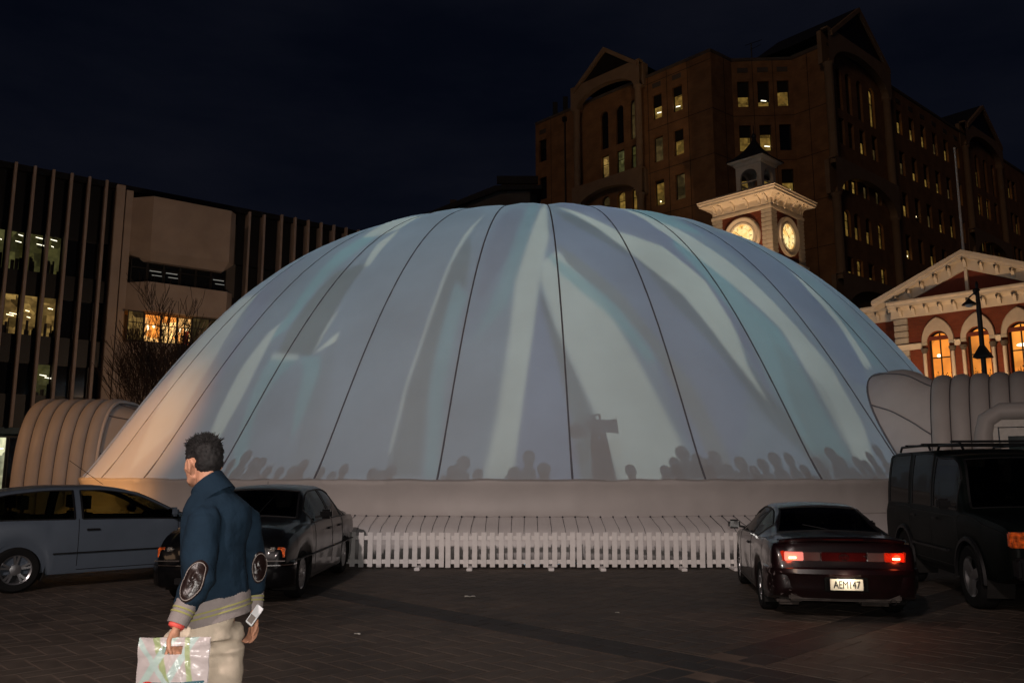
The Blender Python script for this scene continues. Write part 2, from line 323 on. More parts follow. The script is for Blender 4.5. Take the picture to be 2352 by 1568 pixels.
    poly(zU,[(330,125),(520,125),(800,170),(1100,290),(1450,520),(1800,900),(2100,1400),(2350,2000),(2200,1750),(1950,1280),(1700,890),(1300,580),(900,420),(320,190)],(.22,.30,.52),.9,3)
    poly(zU,[(1380,420),(1700,660),(2091,1080),(2400,1350),(2700,1900),(3100,2600),(2700,2500),(2350,1900),(2091,1350),(1800,980),(1400,560)],K,.7,4)
    poly(zU,[(800,160),(1200,280),(1700,560),(2091,850),(2500,1250),(2900,1700),(3200,2250),(3300,2600),(3150,2650),(2750,1900),(2400,1330),(1900,880),(1250,400)],L,.85,3)
    poly(zU,[(900,160),(1250,240),(1500,340),(1700,480),(1400,380),(1150,280)],K,.6,2)
    poly(zU,[(1350,285),(1700,390),(2091,530),(2600,830),(2950,1220),(3180,1680),(3260,1900),(3100,1850),(2700,1300),(2300,880),(1700,480)],B,.9,2)
    poly(zU,[(2500,780),(2750,960),(3000,1270),(3270,1700),(3210,1720),(2950,1290),(2700,1000)],L,.8,1)
    poly(zU,[(2300,600),(2750,900),(3150,1300),(3400,1700),(3300,1700),(3000,1270),(2700,940)],(.24,.50,.60),.8,2)
    poly(zR,[(1230,860),(1330,940),(1500,1330),(1330,1330),(1180,1030),(1080,720)],G,.35,4)
    # fine grain and lens softness
    H_=H; rs=np.random.RandomState(3); img*=1+.02*rs.randn(H,W,1)
    im=bpy.data.images.new('projected_film',W,H,float_buffer=True); im.colorspace_settings.name='Non-Color'
    px=np.ones((H,W,4),np.float32); px[...,:3]=img; im.pixels.foreach_set(px.ravel()); im.update(); return im
def projector():
    d=bpy.data.lights.new('dome_projector','POINT'); d.energy=2300; d.shadow_soft_size=.05; d.use_nodes=True
    o=bpy.data.objects.new('dome_projector',d); C.objects.link(o); o.location=LAMP
    n=d.node_tree.nodes; l=d.node_tree.links; em=n['Emission']
    tc=n.new('ShaderNodeTexCoord'); sx=n.new('ShaderNodeSeparateXYZ'); l.new(tc.outputs['Normal'],sx.inputs[0])
    def mt(op,a,b=None,v=None):
        q=n.new('ShaderNodeMath'); q.operation=op
        l.new(a,q.inputs[0])
        if b is not None: l.new(b,q.inputs[1])
        if v is not None: q.inputs[1].default_value=v
        return q.outputs[0]
    X,Y,Z=sx.outputs
    az=mt('ARCTAN2',X,mt('MULTIPLY',Y,v=-1)); u=mt('ADD',mt('MULTIPLY',az,v=180/PI/200),v=.5)
    v=mt('MULTIPLY',mt('ARCSINE',Z),v=2/PI)
    cb=n.new('ShaderNodeCombineXYZ'); l.new(u,cb.inputs[0]); l.new(v,cb.inputs[1])
    im=n.new('ShaderNodeTexImage'); im.image=film_image(); im.extension='EXTEND'; l.new(cb.outputs[0],im.inputs[0]); l.new(im.outputs[0],em.inputs[0])
projector()
# second projector hung high in the middle: a plain pale blue wash
light('dome_wash_projector','POINT',(DC.x,DC.y,4.6),430,(.50,.80,1.0),shadow_soft_size=.1)
def build_dome():
    t=empty('inflatable_dome',DC,0,'large pale inflatable dome with dark radial seams and blue light patterns projected on it','dome tent')
    W=lambda p:p-DC
    base=.7
    for k in range(36):
        a0=base+10*k-180; rows=[]
        for i in range(91):
            s=min(1,.012+.988*(i/90)**.8); row=[]
            for f in (0,.012,.03,.06,.11,.2,.35,.5,.65,.8,.89,.94,.97,.988,1):
                e=min(f,1-f); w_=e*2.56*s; b=math.sin(PI*f)
                off=.05*b*min(1,s*3)+.014*math.sin(9*s+k*2)*b
                off+=.012*math.exp(-w_/.07)*(e>0)*mnoise.noise(Vector((k*7+(f>.5)*3,s*75,0)))*min(1,s*2)
                off+=.010*mnoise.noise(Vector((k*5+f*5,s*16,2)))*b+.02*b*mnoise.noise(Vector((k*3,f*9+s*5,s*3)))
                row.append(W(dome_pt(a0+10*f,s,off)))
            rows.append(row)
        m=MB().grid(rows); m.f=[f[::-1] for f in m.f]
        o=m.build('fabric_panel',M['dome_fabric'],t); 
        for p in o.data.polygons: p.use_smooth=True
        rows=[]
        for i in range(40):
            s=min(1,.015+.985*(i/39)); c=W(dome_pt(a0,s)); n=(W(dome_pt(a0,s,.1))-c).normalized(); side=Vector((math.cos(R(a0)),math.sin(R(a0)),0))
            w=.021; rows.append([c-side*w-n*.01,c-side*w*.6+n*.012,c+side*w*.6+n*.012,c+side*w-n*.01])
        m=MB().grid(rows); m.f=[f[::-1] for f in m.f]; m.build('seam',M['seam_cord'],t,60)
    # crown ring
    MB().lathe([(.01,dome_z(.012)+.05),(.35,dome_z(.02)+.04),(.36,dome_z(.02)-.02),(.01,dome_z(.02)-.03)],24).build('crown_patch',M['vinyl'],t)
    # skirt with wrinkles
    def ring(fn,n=720): return [fn(2*PI*k/n,k) for k in range(n)]
    def rp(a,r,z): return (math.sin(a)*r,-math.cos(a)*r,z)
    wr=lambda a,s:mnoise.noise(Vector((math.sin(a)*s,math.cos(a)*s,3)))
    prof=[(DR-.10,1.44),(DR+.02,1.475),(DR+.08,1.435),(DR+.07,1.36),(DR+.03,1.30),(DR+.02,1.1),(DR+.03,.9),(DR+.08,.81),(DR+.06,.78),(DR-.02,.775)]
    rows=[]
    for i,(r,z) in enumerate(prof):
        rows.append(ring(lambda a,k:rp(a,r+(.018*wr(a,40)+.03*wr(a,9)+.012*wr(a,150)*(1 if i>2 else .3))*(1 if 2<i<8 else .4),z+(.026*wr(a,26) if i<4 else .016*wr(a,18)))))
    MB().grid(rows,True).build('skirt',M['vinyl'],t,60)
    # water filled ballast tube and the apron laced over it
    rows=[ring(lambda a,k:rp(a,DR+.30+(.30+.008*wr(a,60))*math.cos(q),.31+.30*math.sin(q)),540) for q in [2*PI*i/18 for i in range(19)]]
    MB().grid(rows,True).build('ballast_tube',M['vinyl_tube'],t,60)
    ap=[(DR+.02,.80),(DR+.10,.785),(DR+.22,.73),(DR+.34,.675),(DR+.47,.62),(DR+.575,.52),(DR+.60,.45),(DR+.59,.445)]
    rows=[ring(lambda a,k:rp(a,r+.015*wr(a,70)+.012*math.sin(k/720*2*PI*200),z+.012*wr(a,50)),720) for r,z in ap]
    MB().grid(rows,True).build('apron',M['vinyl_tube'],t,60)
    for k in range(42):
        a=R(-17.2+.9*k); g=.6+.4*rnd.random(); a2=a+R(rnd.uniform(.02,.35)*(1 if k>24 else .5))
        m=MB(); P=[Vector(rp(a+(a2-a)*q,r+.018,z+.012)) for q,(r,z) in zip((0,.2,.4,.7,1),[ap[1],ap[2],ap[3],ap[4],ap[5]])]
        m.tube(P,.006 if k>30 else .0035,5); m.ball(P[0],(.017,.012,.017),8,5); m.build('lashing_rope',M['rope'],t,40)
    # oval air valves and small stains on the skirt
    return t
DOME=build_dome()
# ---------------------------------------------------------------- inflatable tunnels
def arch(t,hw,h):    # t 0..1 from the near foot over the top to the far foot
    a=PI*t; c=math.cos(a); s=math.sin(a); return (-hw*math.copysign(abs(c)**.62,c), h*s**.62 if s>0 else 0)
def ribs(root,n,pitch,hw,h,start=0,skip=None):
    for k in range(n):
        rows=[]; lo=0
        for i in range(37):
            t=i/36
            y,z=arch(t,hw,h); y2,z2=arch(min(1,t+.01),hw,h); y1,z1=arch(max(0,t-.01),hw,h)
            d=Vector((0,y2-y1,z2-z1)).normalized(); nn=Vector((0,-d.z,d.y)) ; x0=start+pitch*(k+.5)
            if skip and k>=skip[0] and t<.5 and z<skip[1]: continue
            row=[]
            for q in range(11):
                u=-PI/2+PI*q/10; row.append(Vector((x0+math.sin(u)*pitch*.5,y,z))+nn*(.12*math.cos(u)+.008*mnoise.noise(Vector((k*3,t*14,q*.5)))))
            rows.append(row)
        MB().grid(rows).build('inflated_rib',M['vinyl'],root,60)
        pts=[]
        for i in range(37):
            y,z=arch(i/36,hw,h)
            if skip and k>=skip[0] and i<18 and z<skip[1]: continue
            pts.append((start+pitch*k,y*1.012,z*1.006))
        MB().tube(pts,.013,5).build('rib_seam',M['seam_cord'] if 0 else M['rope'],root,60)
mat('sleeve_cord',(.20,.20,.22),.7)
def left_tunnel():
    t=empty('inflatable_tunnel',(-14.75,26.45,0),0,'ribbed inflatable entrance tunnel in orange light left of the dome','tunnel')
    ribs(t,6,.41,1.82,3.78)
    rows=[]
    for i in range(9):
        x=2.44+.28*i; f=1-.06*math.sin(PI*min(1,i/8)); rows.append([(x,arch(q/30,1.78*f,3.75*f)[0],arch(q/30,1.78*f,3.75*f)[1]+.05*math.sin(q*.8)*math.sin(PI*i/8)) for q in range(31)])
    MB().grid(rows).build('sleeve',M['vinyl'],t,60)
    for q in (4,9,13):
        MB().tube([(r[q][0],r[q][1]*1.01,r[q][2]*1.005+.01) for r in rows],.018,5).build('sleeve_seam',M['seam_cord'],t,60)
    MB().tube([(2.47,arch(q/30,1.84,3.8)[0],arch(q/30,1.84,3.8)[1]) for q in range(31)],.05,6).build('collar_seam',M['vinyl_tube'],t,60)
left_tunnel()
def right_tunnel():
    hw=1.85;h=3.62; ax=R(-33)
    d=Vector((math.cos(ax),math.sin(ax),0)); c=Vector((-math.sin(ax),math.cos(ax),0))
    near=Vector((8.62,17.1,0)); org=near+c*hw
    t=empty('inflatable_tunnel',org,ax,'ribbed inflatable entrance tunnel with a white framed door at the right of the dome','tunnel')
    ribs(t,13,.36,hw,h,0,(3,2.62))
    # sleeve from the dome to the first rib
    inv=Matrix.Rotation(-ax,4,'Z'); rim=[];
    for i in range(31):
        q=i/30; az=41-10.2*math.copysign(abs(math.cos(PI*q))**.7,math.cos(PI*q)); z=1.42+2.55*max(0,math.sin(PI*q))**.62; rim.append(dome_pt(az,dome_s(z),.05))
    rim=[inv@(p-org) for p in rim]; end=[Vector((0,arch(i/30,hw,h)[0],arch(i/30,hw,h)[1])) for i in range(31)]
    for i in (0,30): pass
    rows=[]
    for j in range(13):
        u=j/12; row=[]
        for i in range(31):
            p=rim[i].lerp(end[i],u); bul=.16*math.sin(PI*u)*math.sin(PI*i/30); row.append(p+Vector((0,-.5*bul if i<15 else .5*bul,bul))+Vector((0,0,.02*mnoise.noise(Vector((u*5,i*.7,1)))))+Vector((0,-.035*math.sin((u*3+i*.5)*5)*mnoise.noise(Vector((u*3,i*.3,4))),0)))
        rows.append(row)
    MB().grid(rows).build('sleeve',M['vinyl_tube'],t,60)
    for q,r in ((5,.014),(11,.014)): MB().tube([r_[q]+Vector((0,-.02,.01)) for r_ in rows],r,6).build('sleeve_seam',M['sleeve_cord'],t,60)
    MB().tube(rim,.024,6).build('collar_seam',M['sleeve_cord'],t,60)
    # door portal on the near side
    x0=1.08; y=-hw-.24; 
    MB().tube([(x0-.12,y+.05,0),(x0-.12,y+.05,2.35),(x0-.05,y+.05,2.62),(x0+.2,y+.05,2.78),(x0+3.5,y+.05,2.78)],.17,12).build('portal_tube',M['vinyl'],t,60)
    m=MB(); m.box(x0,x0+3.4,y+.02,y+.12,2.48,2.62); m.box(x0,x0+.13,y+.02,y+.12,0,2.48); m.box(x0+3.27,x0+3.4,y+.02,y+.12,0,2.48); m.box(x0+1.64,x0+1.76,y+.02,y+.12,0,2.48)
    m.build('door_frame',M['white_paint'],t,bevel=.008)
    for a,b in ((x0+.15,x0+1.62),(x0+1.78,x0+3.25)):
        m=MB(); m.box(a,b,y+.05,y+.1,2.3,2.46); m.box(a,b,y+.05,y+.1,0,.3); m.box(a,a+.14,y+.05,y+.1,.3,2.3); m.box(b-.14,b,y+.05,y+.1,.3,2.3); fr=m.build('door',M['white_paint'],t,bevel=.006)
        MB().box(a+.14,b-.14,y+.065,y+.085,.3,2.3).build('pane',M['glass_teal'],fr)
lit_mat('glass_teal',(.10,.16,.15),(.08,.12,.11),.10)
right_tunnel()
# ---------------------------------------------------------------- people inside, whose shadows fall on the skin
FACE={}
def fig_mesh(seed,seat=False):
    r=random.Random(seed); m=MB(); h=1.74+r.uniform(-.07,.07); w=r.uniform(.92,1.12); sh=h*.825
    lean=r.uniform(-.03,.03)
    m.tube([(0,0,h*.47),(0,0,h*.6),(lean*.5,0,h*.74),(lean,0,sh),(lean,0,sh+.05)],[.21*w,.22*w,.29*w,.27*w,.10],12,ry=[.12,.12,.13,.11,.06])
    m.tube([(lean,0,sh+.0),(lean,0,sh+.12)],.066,8); m.ball((lean,0,h-.115),(.104,.10,.122),12,9)
    m.ball((lean,.01,h-.085),(.10,.1,.105),10,7)
    for s in(-1,1):
        e=r.uniform(.0,.1); m.tube([(lean+s*.20*w,0,sh-.02),(s*(.29+e)*w,.03,sh-.3),(s*(.22+e)*w,-.12,sh-.52)],[.06,.05,.035],8); m.ball((s*(.22+e)*w,-.14,sh-.57),(.03,.03,.06),6,5)
        m.tube([(s*.09,0,h*.5),(s*.1,0,h*.27),(s*.1,.02,.06)],[.095,.065,.045],8); m.tube([(s*.1,.05,.04),(s*.1,-.2,.035)],.04,6)
    return m.mesh('audience_figure',M['cloth_dark'],50)
mat('cloth_dark',(.04,.04,.045),.9)
FM=[fig_mesh(i) for i in range(5)]
figs=[(1563,1033,1.12),(1597,1036,1),(1634,1046,1.1),(1690,1046,1.15),(1765,1036,1.1),(1806,1048,1),(1868,1044,.9),(1900,1037,1.15),(1955,1046,1),(1984,1035,.9),(2008,1030,.95),(1070,1043,1.15),(1211,1045,1),(905,1066,1.1),(862,1072,1),(795,1072,1),(745,1068,1.1),(700,1064,1),(655,1070,1),(612,1048,1.1),(573,1042,1.15),(545,1050,.9),(1442,1076,1.1),(480,1060,1)]+[(1520,1066,1),(1545,1058,1.1),(1580,1052,1.2),(1615,1060,1.2),(1662,1062,1.1),(1722,1066,1),(1745,1060,1.1),(1838,1062,1.1),(1922,1056,1.1),(1975,1054,1),(1100,1074,1),(1040,1076,1.1),(1185,1068,1.2),(1245,1072,1.3),(880,1078,1.2),(770,1080,1),(680,1076,1.2),(630,1066,1.1),(590,1060,1.2)]
LB={1563:'wide shouldered figure whose shadow starts the dense right group on the dome',1597:'second head shadow from the left in the dense right group on the dome',1634:'third round headed shadow in the dense right group on the dome',1690:'tall shadow figure right of the dense group, above the dark red car',1070:'lone head and shoulders shadow left of the centre wedge on the dome',1211:'shadow head at the foot of the tall central wedge of light',1442:'low crouching shadow just right of the film camera shadow',2008:'rightmost head shadow on the dome beside the tunnel sleeve'}
cl=['a broad man','a slim adult','a stocky adult','a tall adult','a short adult']
ORD='first second third fourth fifth sixth seventh eighth ninth tenth eleventh twelfth thirteenth fourteenth fifteenth sixteenth seventeenth eighteenth nineteenth twentieth'.split()
def ordinal(k): return ORD[k] if k<20 else ('twenty-'+ORD[k-20] if k<29 else 'thirtieth' if k==29 else 'thirty-'+ORD[k-30] if k<39 else 'fortieth' if k==39 else 'forty-'+ORD[k-40])
rank={p:k for k,p in enumerate(sorted(f[0] for f in figs))}
for i,(px,py,sc) in enumerate(figs):
    hit=dome_hit(px,py); w=hit-LAMP; hz=math.hypot(w.x,w.y); el=w.z/hz
    ztop=1.80 if i%2 else 1.72
    D_=(ztop-LAMP.z)/el; D_=min(D_,hz-.45)
    zt=LAMP.z+D_*el; s=zt/1.74
    p=LAMP+Vector((w.x,w.y,0)).normalized()*D_; p.z=0
    o=inst('person',FM[i%5],None,p,(0,0,math.atan2(w.y,w.x)-PI/2)); o.scale=(sc*s,s,s)
    tag(o,LB.get(px,ordinal(rank[px])+' audience shadow from the left along the foot of the dome'),'person','audience inside the dome seen as shadows')
def film_camera():
    hit=dome_hit(1372,960); w=hit-LAMP; hz=math.hypot(w.x,w.y); d=Vector((w.x,w.y,0)).normalized(); D_=hz-1.1
    p=LAMP+d*D_; p.z=0; k=D_/hz
    t=empty('film_camera',p,math.atan2(d.y,d.x)+PI/2,'shadow of a film camera on a stand low on the right of the dome','camera')
    zt=LAMP.z+(w.z)*k
    m=MB(); m.box(-.20,.14,-.1,.1,zt-.28,zt-.05); m.box(-.10,-.04,-.02,.02,zt-.06,zt+.03); m.box(.02,.06,-.02,.02,zt-.06,zt+.06); m.bar((-.34,0,zt-.02),(.05,0,zt+.07),.03,.03); m.box(-.30,-.22,-.03,.03,zt-.36,zt-.2); m.box(-.26,-.17,-.05,.05,zt-.15,zt-.09); m.build('camera_body',M['cloth_dark'],t)
    MB().tube([(.10,0,zt-.17),(.34,0,zt-.17)],[.12,.15],12).build('lens',M['cloth_dark'],t)
    MB().ball((-.40,0,zt-.26),(.13,.05,.17),10,7).build('film_reel',M['cloth_dark'],t)
    MB().tube([(-.02,0,zt-.22),(-.02,0,.9)],[.13,.24],8).build('column',M['cloth_dark'],t)
    for a in (0,2.1,4.2): MB().tube([(-.02,0,1.2),(.5*math.cos(a),.5*math.sin(a),0)],.03,6).build('leg',M['cloth_dark'],t)
film_camera()
# ================================================================ ground and paving
def build_ground():
    m=bpy.data.materials.new('far_paving'); m.use_nodes=True; n=m.node_tree.nodes; l=m.node_tree.links; b=n['Principled BSDF']; b.inputs['Roughness'].default_value=.75
    tc=n.new('ShaderNodeTexCoord'); mp=n.new('ShaderNodeMapping'); mp.inputs['Rotation'].default_value=(0,0,R(PAVE_ANG)); l.new(tc.outputs['Object'],mp.inputs[0])
    bt=n.new('ShaderNodeTexBrick'); bt.inputs['Scale'].default_value=1; bt.inputs['Brick Width'].default_value=.36; bt.inputs['Row Height'].default_value=.24; bt.inputs['Mortar Size'].default_value=.006
    bt.inputs['Color1'].default_value=(.075,.060,.050,1); bt.inputs['Color2'].default_value=(.055,.045,.038,1); bt.inputs['Mortar'].default_value=(.10,.07,.05,1)
    l.new(mp.outputs[0],bt.inputs['Vector']); nz=n.new('ShaderNodeTexNoise'); nz.inputs['Scale'].default_value=.35; nz.inputs['Detail'].default_value=8; l.new(tc.outputs['Object'],nz.inputs['Vector'])
    mr=n.new('ShaderNodeMapRange'); mr.inputs['From Min'].default_value=.3; mr.inputs['From Max'].default_value=.7; mr.inputs['To Min'].default_value=.6; mr.inputs['To Max'].default_value=1.2; l.new(nz.outputs['Fac'],mr.inputs['Value'])
    vm=n.new('ShaderNodeVectorMath'); vm.operation='SCALE'; l.new(bt.outputs['Color'],vm.inputs[0]); l.new(mr.outputs[0],vm.inputs['Scale']); l.new(vm.outputs[0],b.inputs['Base Color'])
    g=MB().box(-400,400,-60,700,-.5,-.034).build('ground',m); tag(g,kind='structure')
PAVE_ANG=-45.8
def pave_mats():
    out=[]
    for nm,c in (('paver',(.080,.061,.048)),('paver_dark',(.034,.028,.025))):
        m=mat(nm,c,.7,var=.22,scale=5,bump=.5,bscale=70)
        n=m.node_tree.nodes; l=m.node_tree.links
        # broad stains and a per stone tone
        tc=n.new('ShaderNodeTexCoord'); geo=n.new('ShaderNodeNewGeometry')
        nz=n.new('ShaderNodeTexNoise'); nz.inputs['Scale'].default_value=.45; nz.inputs['Detail'].default_value=9; nz.inputs['Roughness'].default_value=.65; l.new(geo.outputs['Position'],nz.inputs['Vector'])
        mr=n.new('ShaderNodeMapRange'); mr.inputs['From Min'].default_value=.35; mr.inputs['From Max'].default_value=.65; mr.inputs['To Min'].default_value=.5; mr.inputs['To Max'].default_value=1.25; l.new(nz.outputs['Fac'],mr.inputs['Value'])
        m2=n.new('ShaderNodeMapRange'); m2.inputs['To Min'].default_value=.8; m2.inputs['To Max'].default_value=1.2; l.new(geo.outputs['Random Per Island'],m2.inputs['Value'])
        mu=n.new('ShaderNodeMath'); mu.operation='MULTIPLY'; l.new(mr.outputs[0],mu.inputs[0]); l.new(m2.outputs[0],mu.inputs[1])
        b=n['Principled BSDF']; src=b.inputs['Base Color'].links[0].from_socket
        vm=n.new('ShaderNodeVectorMath'); vm.operation='SCALE'; l.new(src,vm.inputs[0]); l.new(mu.outputs[0],vm.inputs['Scale']); l.new(vm.outputs[0],b.inputs['Base Color'])
        rr=n.new('ShaderNodeMapRange'); rr.inputs['To Min'].default_value=.5; rr.inputs['To Max'].default_value=.85; l.new(nz.outputs['Fac'],rr.inputs['Value']); l.new(rr.outputs[0],b.inputs['Roughness'])
        out.append(m)
    return out
def build_paving():
    m1,m2=pave_mats()
    mj=mat('joint_sand',(.125,.088,.066),.95,var=.3,scale=3,bump=.3)
    bed=MB().box(-16,14,-6,24,-.03,-.004).build('paving',mj); tag(bed,kind='structure')
    ang=R(PAVE_ANG); ca,sa=math.cos(ang),math.sin(ang); w_=.20; g=.013
    # dark bands run along the two paving directions
    bv=-.3*sa+8.7*ca; bu=1.55*ca+7.1*sa
    def unit(w,h,d):
        mm=MB(); c=.004; a,b=w/2,h/2
        mm.add([(-a,-b,-d),(a,-b,-d),(a,b,-d),(-a,b,-d),(-a,-b,-c),(a,-b,-c),(a,b,-c),(-a,b,-c),(-a+c,-b+c,0),(a-c,-b+c,0),(a-c,b-c,0),(-a+c,b-c,0)],
            [(0,1,5,4),(1,2,6,5),(2,3,7,6),(3,0,4,7),(4,5,9,8),(5,6,10,9),(6,7,11,10),(7,4,8,11),(8,9,10,11)]); return mm
    u0=unit(2*w_-g,w_-g,.012); me1=u0.mesh('paver_block',m1); me2=u0.mesh('paver_block_dark',m2)
    cand=[]; rr=random.Random(5); BV=.25; BU=.27
    def add(u0_,u1,v0,v1,dark):
        if u1-u0_<.035 or v1-v0<.035: return
        u=(u0_+u1)/2; v=(v0+v1)/2; x=u*ca-v*sa; y=u*sa+v*ca
        if y<-1 or y>20 or abs(x)>15: return
        inview= y>6.2 and abs(x/y)<.66
        if not inview and (y>9 or abs(x)>8): return
        if math.hypot(x-DC.x,y-DC.y)<DR+.2: return
        cand.append((y if inview else 99,x,y,u1-u0_,v1-v0,dark,(0.0 if rr.random()<.75 else rr.uniform(-.003,.002))))
    for p in range(-110,160):
        for q in range(-60,60):
            for vert in (0,1):      # herringbone, two stones to a cell, cut along the bands
                X=p+2*q; Y=p-2*q
                r=[X*w_,(X+2)*w_,Y*w_,(Y+1)*w_] if not vert else [(X-1)*w_,X*w_,Y*w_,(Y+2)*w_]
                cu=(r[0]+r[1])/2; cw=(r[2]+r[3])/2
                if r[3]>bv-BV and r[2]<bv+BV:
                    if cw<bv: r[3]=min(r[3],bv-BV)
                    else: r[2]=max(r[2],bv+BV)
                if r[1]>bu-BU and r[0]<bu+BU:
                    if cu<bu: r[1]=min(r[1],bu-BU)
                    else: r[0]=max(r[0],bu+BU)
                add(*r,False)
    for k in range(-70,70):
        for j in (0,1):
            o=.2*j
            add(k*.4+o,k*.4+.4+o,bv-BV+j*BV,bv+j*BV,True)
            v0=k*.4+o
            if v0+.4<bv-BV or v0>bv+BV: add(bu-BU+j*BU,bu+j*BU,v0,v0+.4,True)
    cand.sort()
    stuff={0:MB(),1:MB()}
    for k,(d,x,y,lu,lv,dark,dz) in enumerate(cand):
        a2=ang+rr.uniform(-.007,.007); sx=(lu-g)/(2*w_-g); sy=(lv-g)/(w_-g)
        if k<300:
            o=inst('paver',me2 if dark else me1,bed,(x,y,dz),(rr.uniform(-.004,.004),rr.uniform(-.004,.004),a2)); o.scale=(sx,sy,1)
        else:
            s=stuff[1 if dark else 0]; c,q=math.cos(a2),math.sin(a2)
            s.add([(px*sx*c-py*sy*q+x,px*sx*q+py*sy*c+y,pz+dz) for px,py,pz in u0.v],u0.f)
    for kk,nm in ((0,'pavers'),(1,'dark_band_pavers')):
        o=stuff[kk].build(nm,(m1,m2)[kk],bed); o['kind']='stuff'
build_ground(); build_paving()
# litter
def litter():
    m=mat('litter_paper',(.7,.68,.62),.8)
    for (px,py,s,lab) in ((1079,1371,.05,'small crumpled white paper scrap on the paving in front of the fence'),(1726,1327,.05,'pale leaf shaped scrap lying on the paving near the dark red car'),(821,1456,.022,'tiny white pebble sized litter on the paving right of the walking man'),(1418,1407,.018,'tiny pale speck of litter beside the dark paving band')):
        p=atZ(px,py,.0); mm=MB(); rr=random.Random(px); rows=[]
        for i in range(5): rows.append([(p.x+s*(i-2)*.7+rr.uniform(-.2,.2)*s,p.y+s*(j-1.5)*.5,.004+rr.random()*s*.35) for j in range(4)])
        o=mm.grid(rows).build('litter',m,None,60); sol=o.modifiers.new('s','SOLIDIFY'); sol.thickness=.002; tag(o,lab,'litter','litter on the paving')
litter()
# ================================================================ picket fence
def fence():
    Y=14.35
    secs=[(797,1022,1300,1222,0),(1026,1318,1303,1222,1),(1322,1610,1301,1226,2),(1616,1690,1299,1230,3)]
    ll=['white picket fence section beside the black saloon car','white picket fence section second from the black saloon, in front of the dome','white picket fence section third from the black saloon, in front of the dome','short visible white picket fence section beside the dark red coupe']
    # one picket each, 6 to 15 to a section
    Hh=.60; pw=.085
    pm=MB().box(-pw/2,pw/2,-.012,.012,.03,Hh).mesh('picket',M['fence_paint'])
    for x0,x1,yb,yt,k in secs:
        a=(x0-1176)/1921*Y; b=(x1-1176)/1921*Y
        if k==3: b=a+2.2
        if k==0: a=b-2.2
        n=15; y=Y+[.05,0,-.04,.0][k]; t=empty('picket_fence',((a+b)/2,y,0),R([-.6,.3,.2,-.4][k]),ll[k],'fence','picket fence sections in front of the dome')
        L=(b-a)/2
        for i in range(n):
            o=inst('picket',pm,t,(-L+pw/2+(2*L-pw)*i/(n-1),-.03+rnd.uniform(-.002,.002),rnd.uniform(-.006,.006)),(0,rnd.uniform(-.008,.008),0)); 
        for z in (.115,.505): MB().box(-L,L,-.012,.014,z-.035,z+.035).build('rail',M['fence_paint'],t,loc=(0,0,0),bevel=.003)
        for sx in (-.62,.62): MB().box(sx*L-.045,sx*L+.045,-.34,.3,.0,.045).build('foot',M['fence_paint'],t,bevel=.005)
fence()
# ================================================================ facades
class Facade:
    """a vertical plane from p0 to p1 (left to right as seen); local x along, y inwards, z up"""
    def __init__(s,p0,p1):
        s.p=Vector((p0[0],p0[1],0)); q=Vector((p1[0],p1[1],0)); s.L=(q-s.p).length; s.d=(q-s.p)/s.L; s.n=Vector((s.d.y,-s.d.x,0)); s.rz=math.atan2(s.d.y,s.d.x)
    def uv(s,px,py,off=0):
        r=pix(px,py); o=s.p+s.n*off; k=o.dot(s.n)/Vector((r.x,r.y,0)).dot(s.n); q=r*k; return ((Vector((q.x,q.y,0))-s.p).dot(s.d), q.z+CAM_H)
    def W(s,u,off=0,z=0): return s.p+s.d*u+s.n*off+Vector((0,0,z))
def wall_mesh(x0,x1,z0,z1,holes,depth=.28,front=0):
    """front skin with openings and their reveals; holes = (x0,x1,z0,z1,arch_rise)"""
    m=MB(); X=sorted({x0,x1,*[h[0] for h in holes],*[h[1] for h in holes]}); Z=sorted({z0,z1,*[h[2] for h in holes],*[h[3] for h in holes]})
    y=front
    for i in range(len(X)-1):
        for j in range(len(Z)-1):
            cx=(X[i]+X[i+1])/2; cz=(Z[j]+Z[j+1])/2
            if any(h[0]<cx<h[1] and h[2]<cz<h[3] for h in holes): continue
            m.quad((X[i],y,Z[j]),(X[i+1],y,Z[j]),(X[i+1],y,Z[j+1]),(X[i],y,Z[j+1]))
    for a,b,c,d,ar in holes:
        m.quad((a,y,c),(a,y+depth,c),(b,y+depth,c),(b,y,c)); zt=d-ar
        m.quad((a,y,c),(a,y,zt),(a,y+depth,zt),(a,y+depth,c)); m.quad((b,y,c),(b,y+depth,c),(b,y+depth,zt),(b,y,zt))
        if ar<=0: m.quad((a,y,d),(b,y,d),(b,y+depth,d),(a,y+depth,d))
        else:
            n=14; P=[((a+b)/2-(b-a)/2*math.cos(PI*k/n), zt+ar*math.sin(PI*k/n)) for k in range(n+1)]
            for k in range(n):
                (p,q),(r,t)=P[k],P[k+1]
                m.quad((p,y,q),(r,y,t),(r,y,d),(p,y,d)); m.quad((p,y,q),(p,y+depth,q),(r,y+depth,t),(r,y,t))
    return m
def arch_pts(a,b,c,zt,ar,n=14): return [(a,c)]+[((a+b)/2-(b-a)/2*math.cos(PI*k/n), zt+ar*math.sin(PI*k/n)) for k in range(n+1)]+[(b,c)] if ar>0 else [(a,c),(a,zt),(b,zt),(b,c)]
WM={}
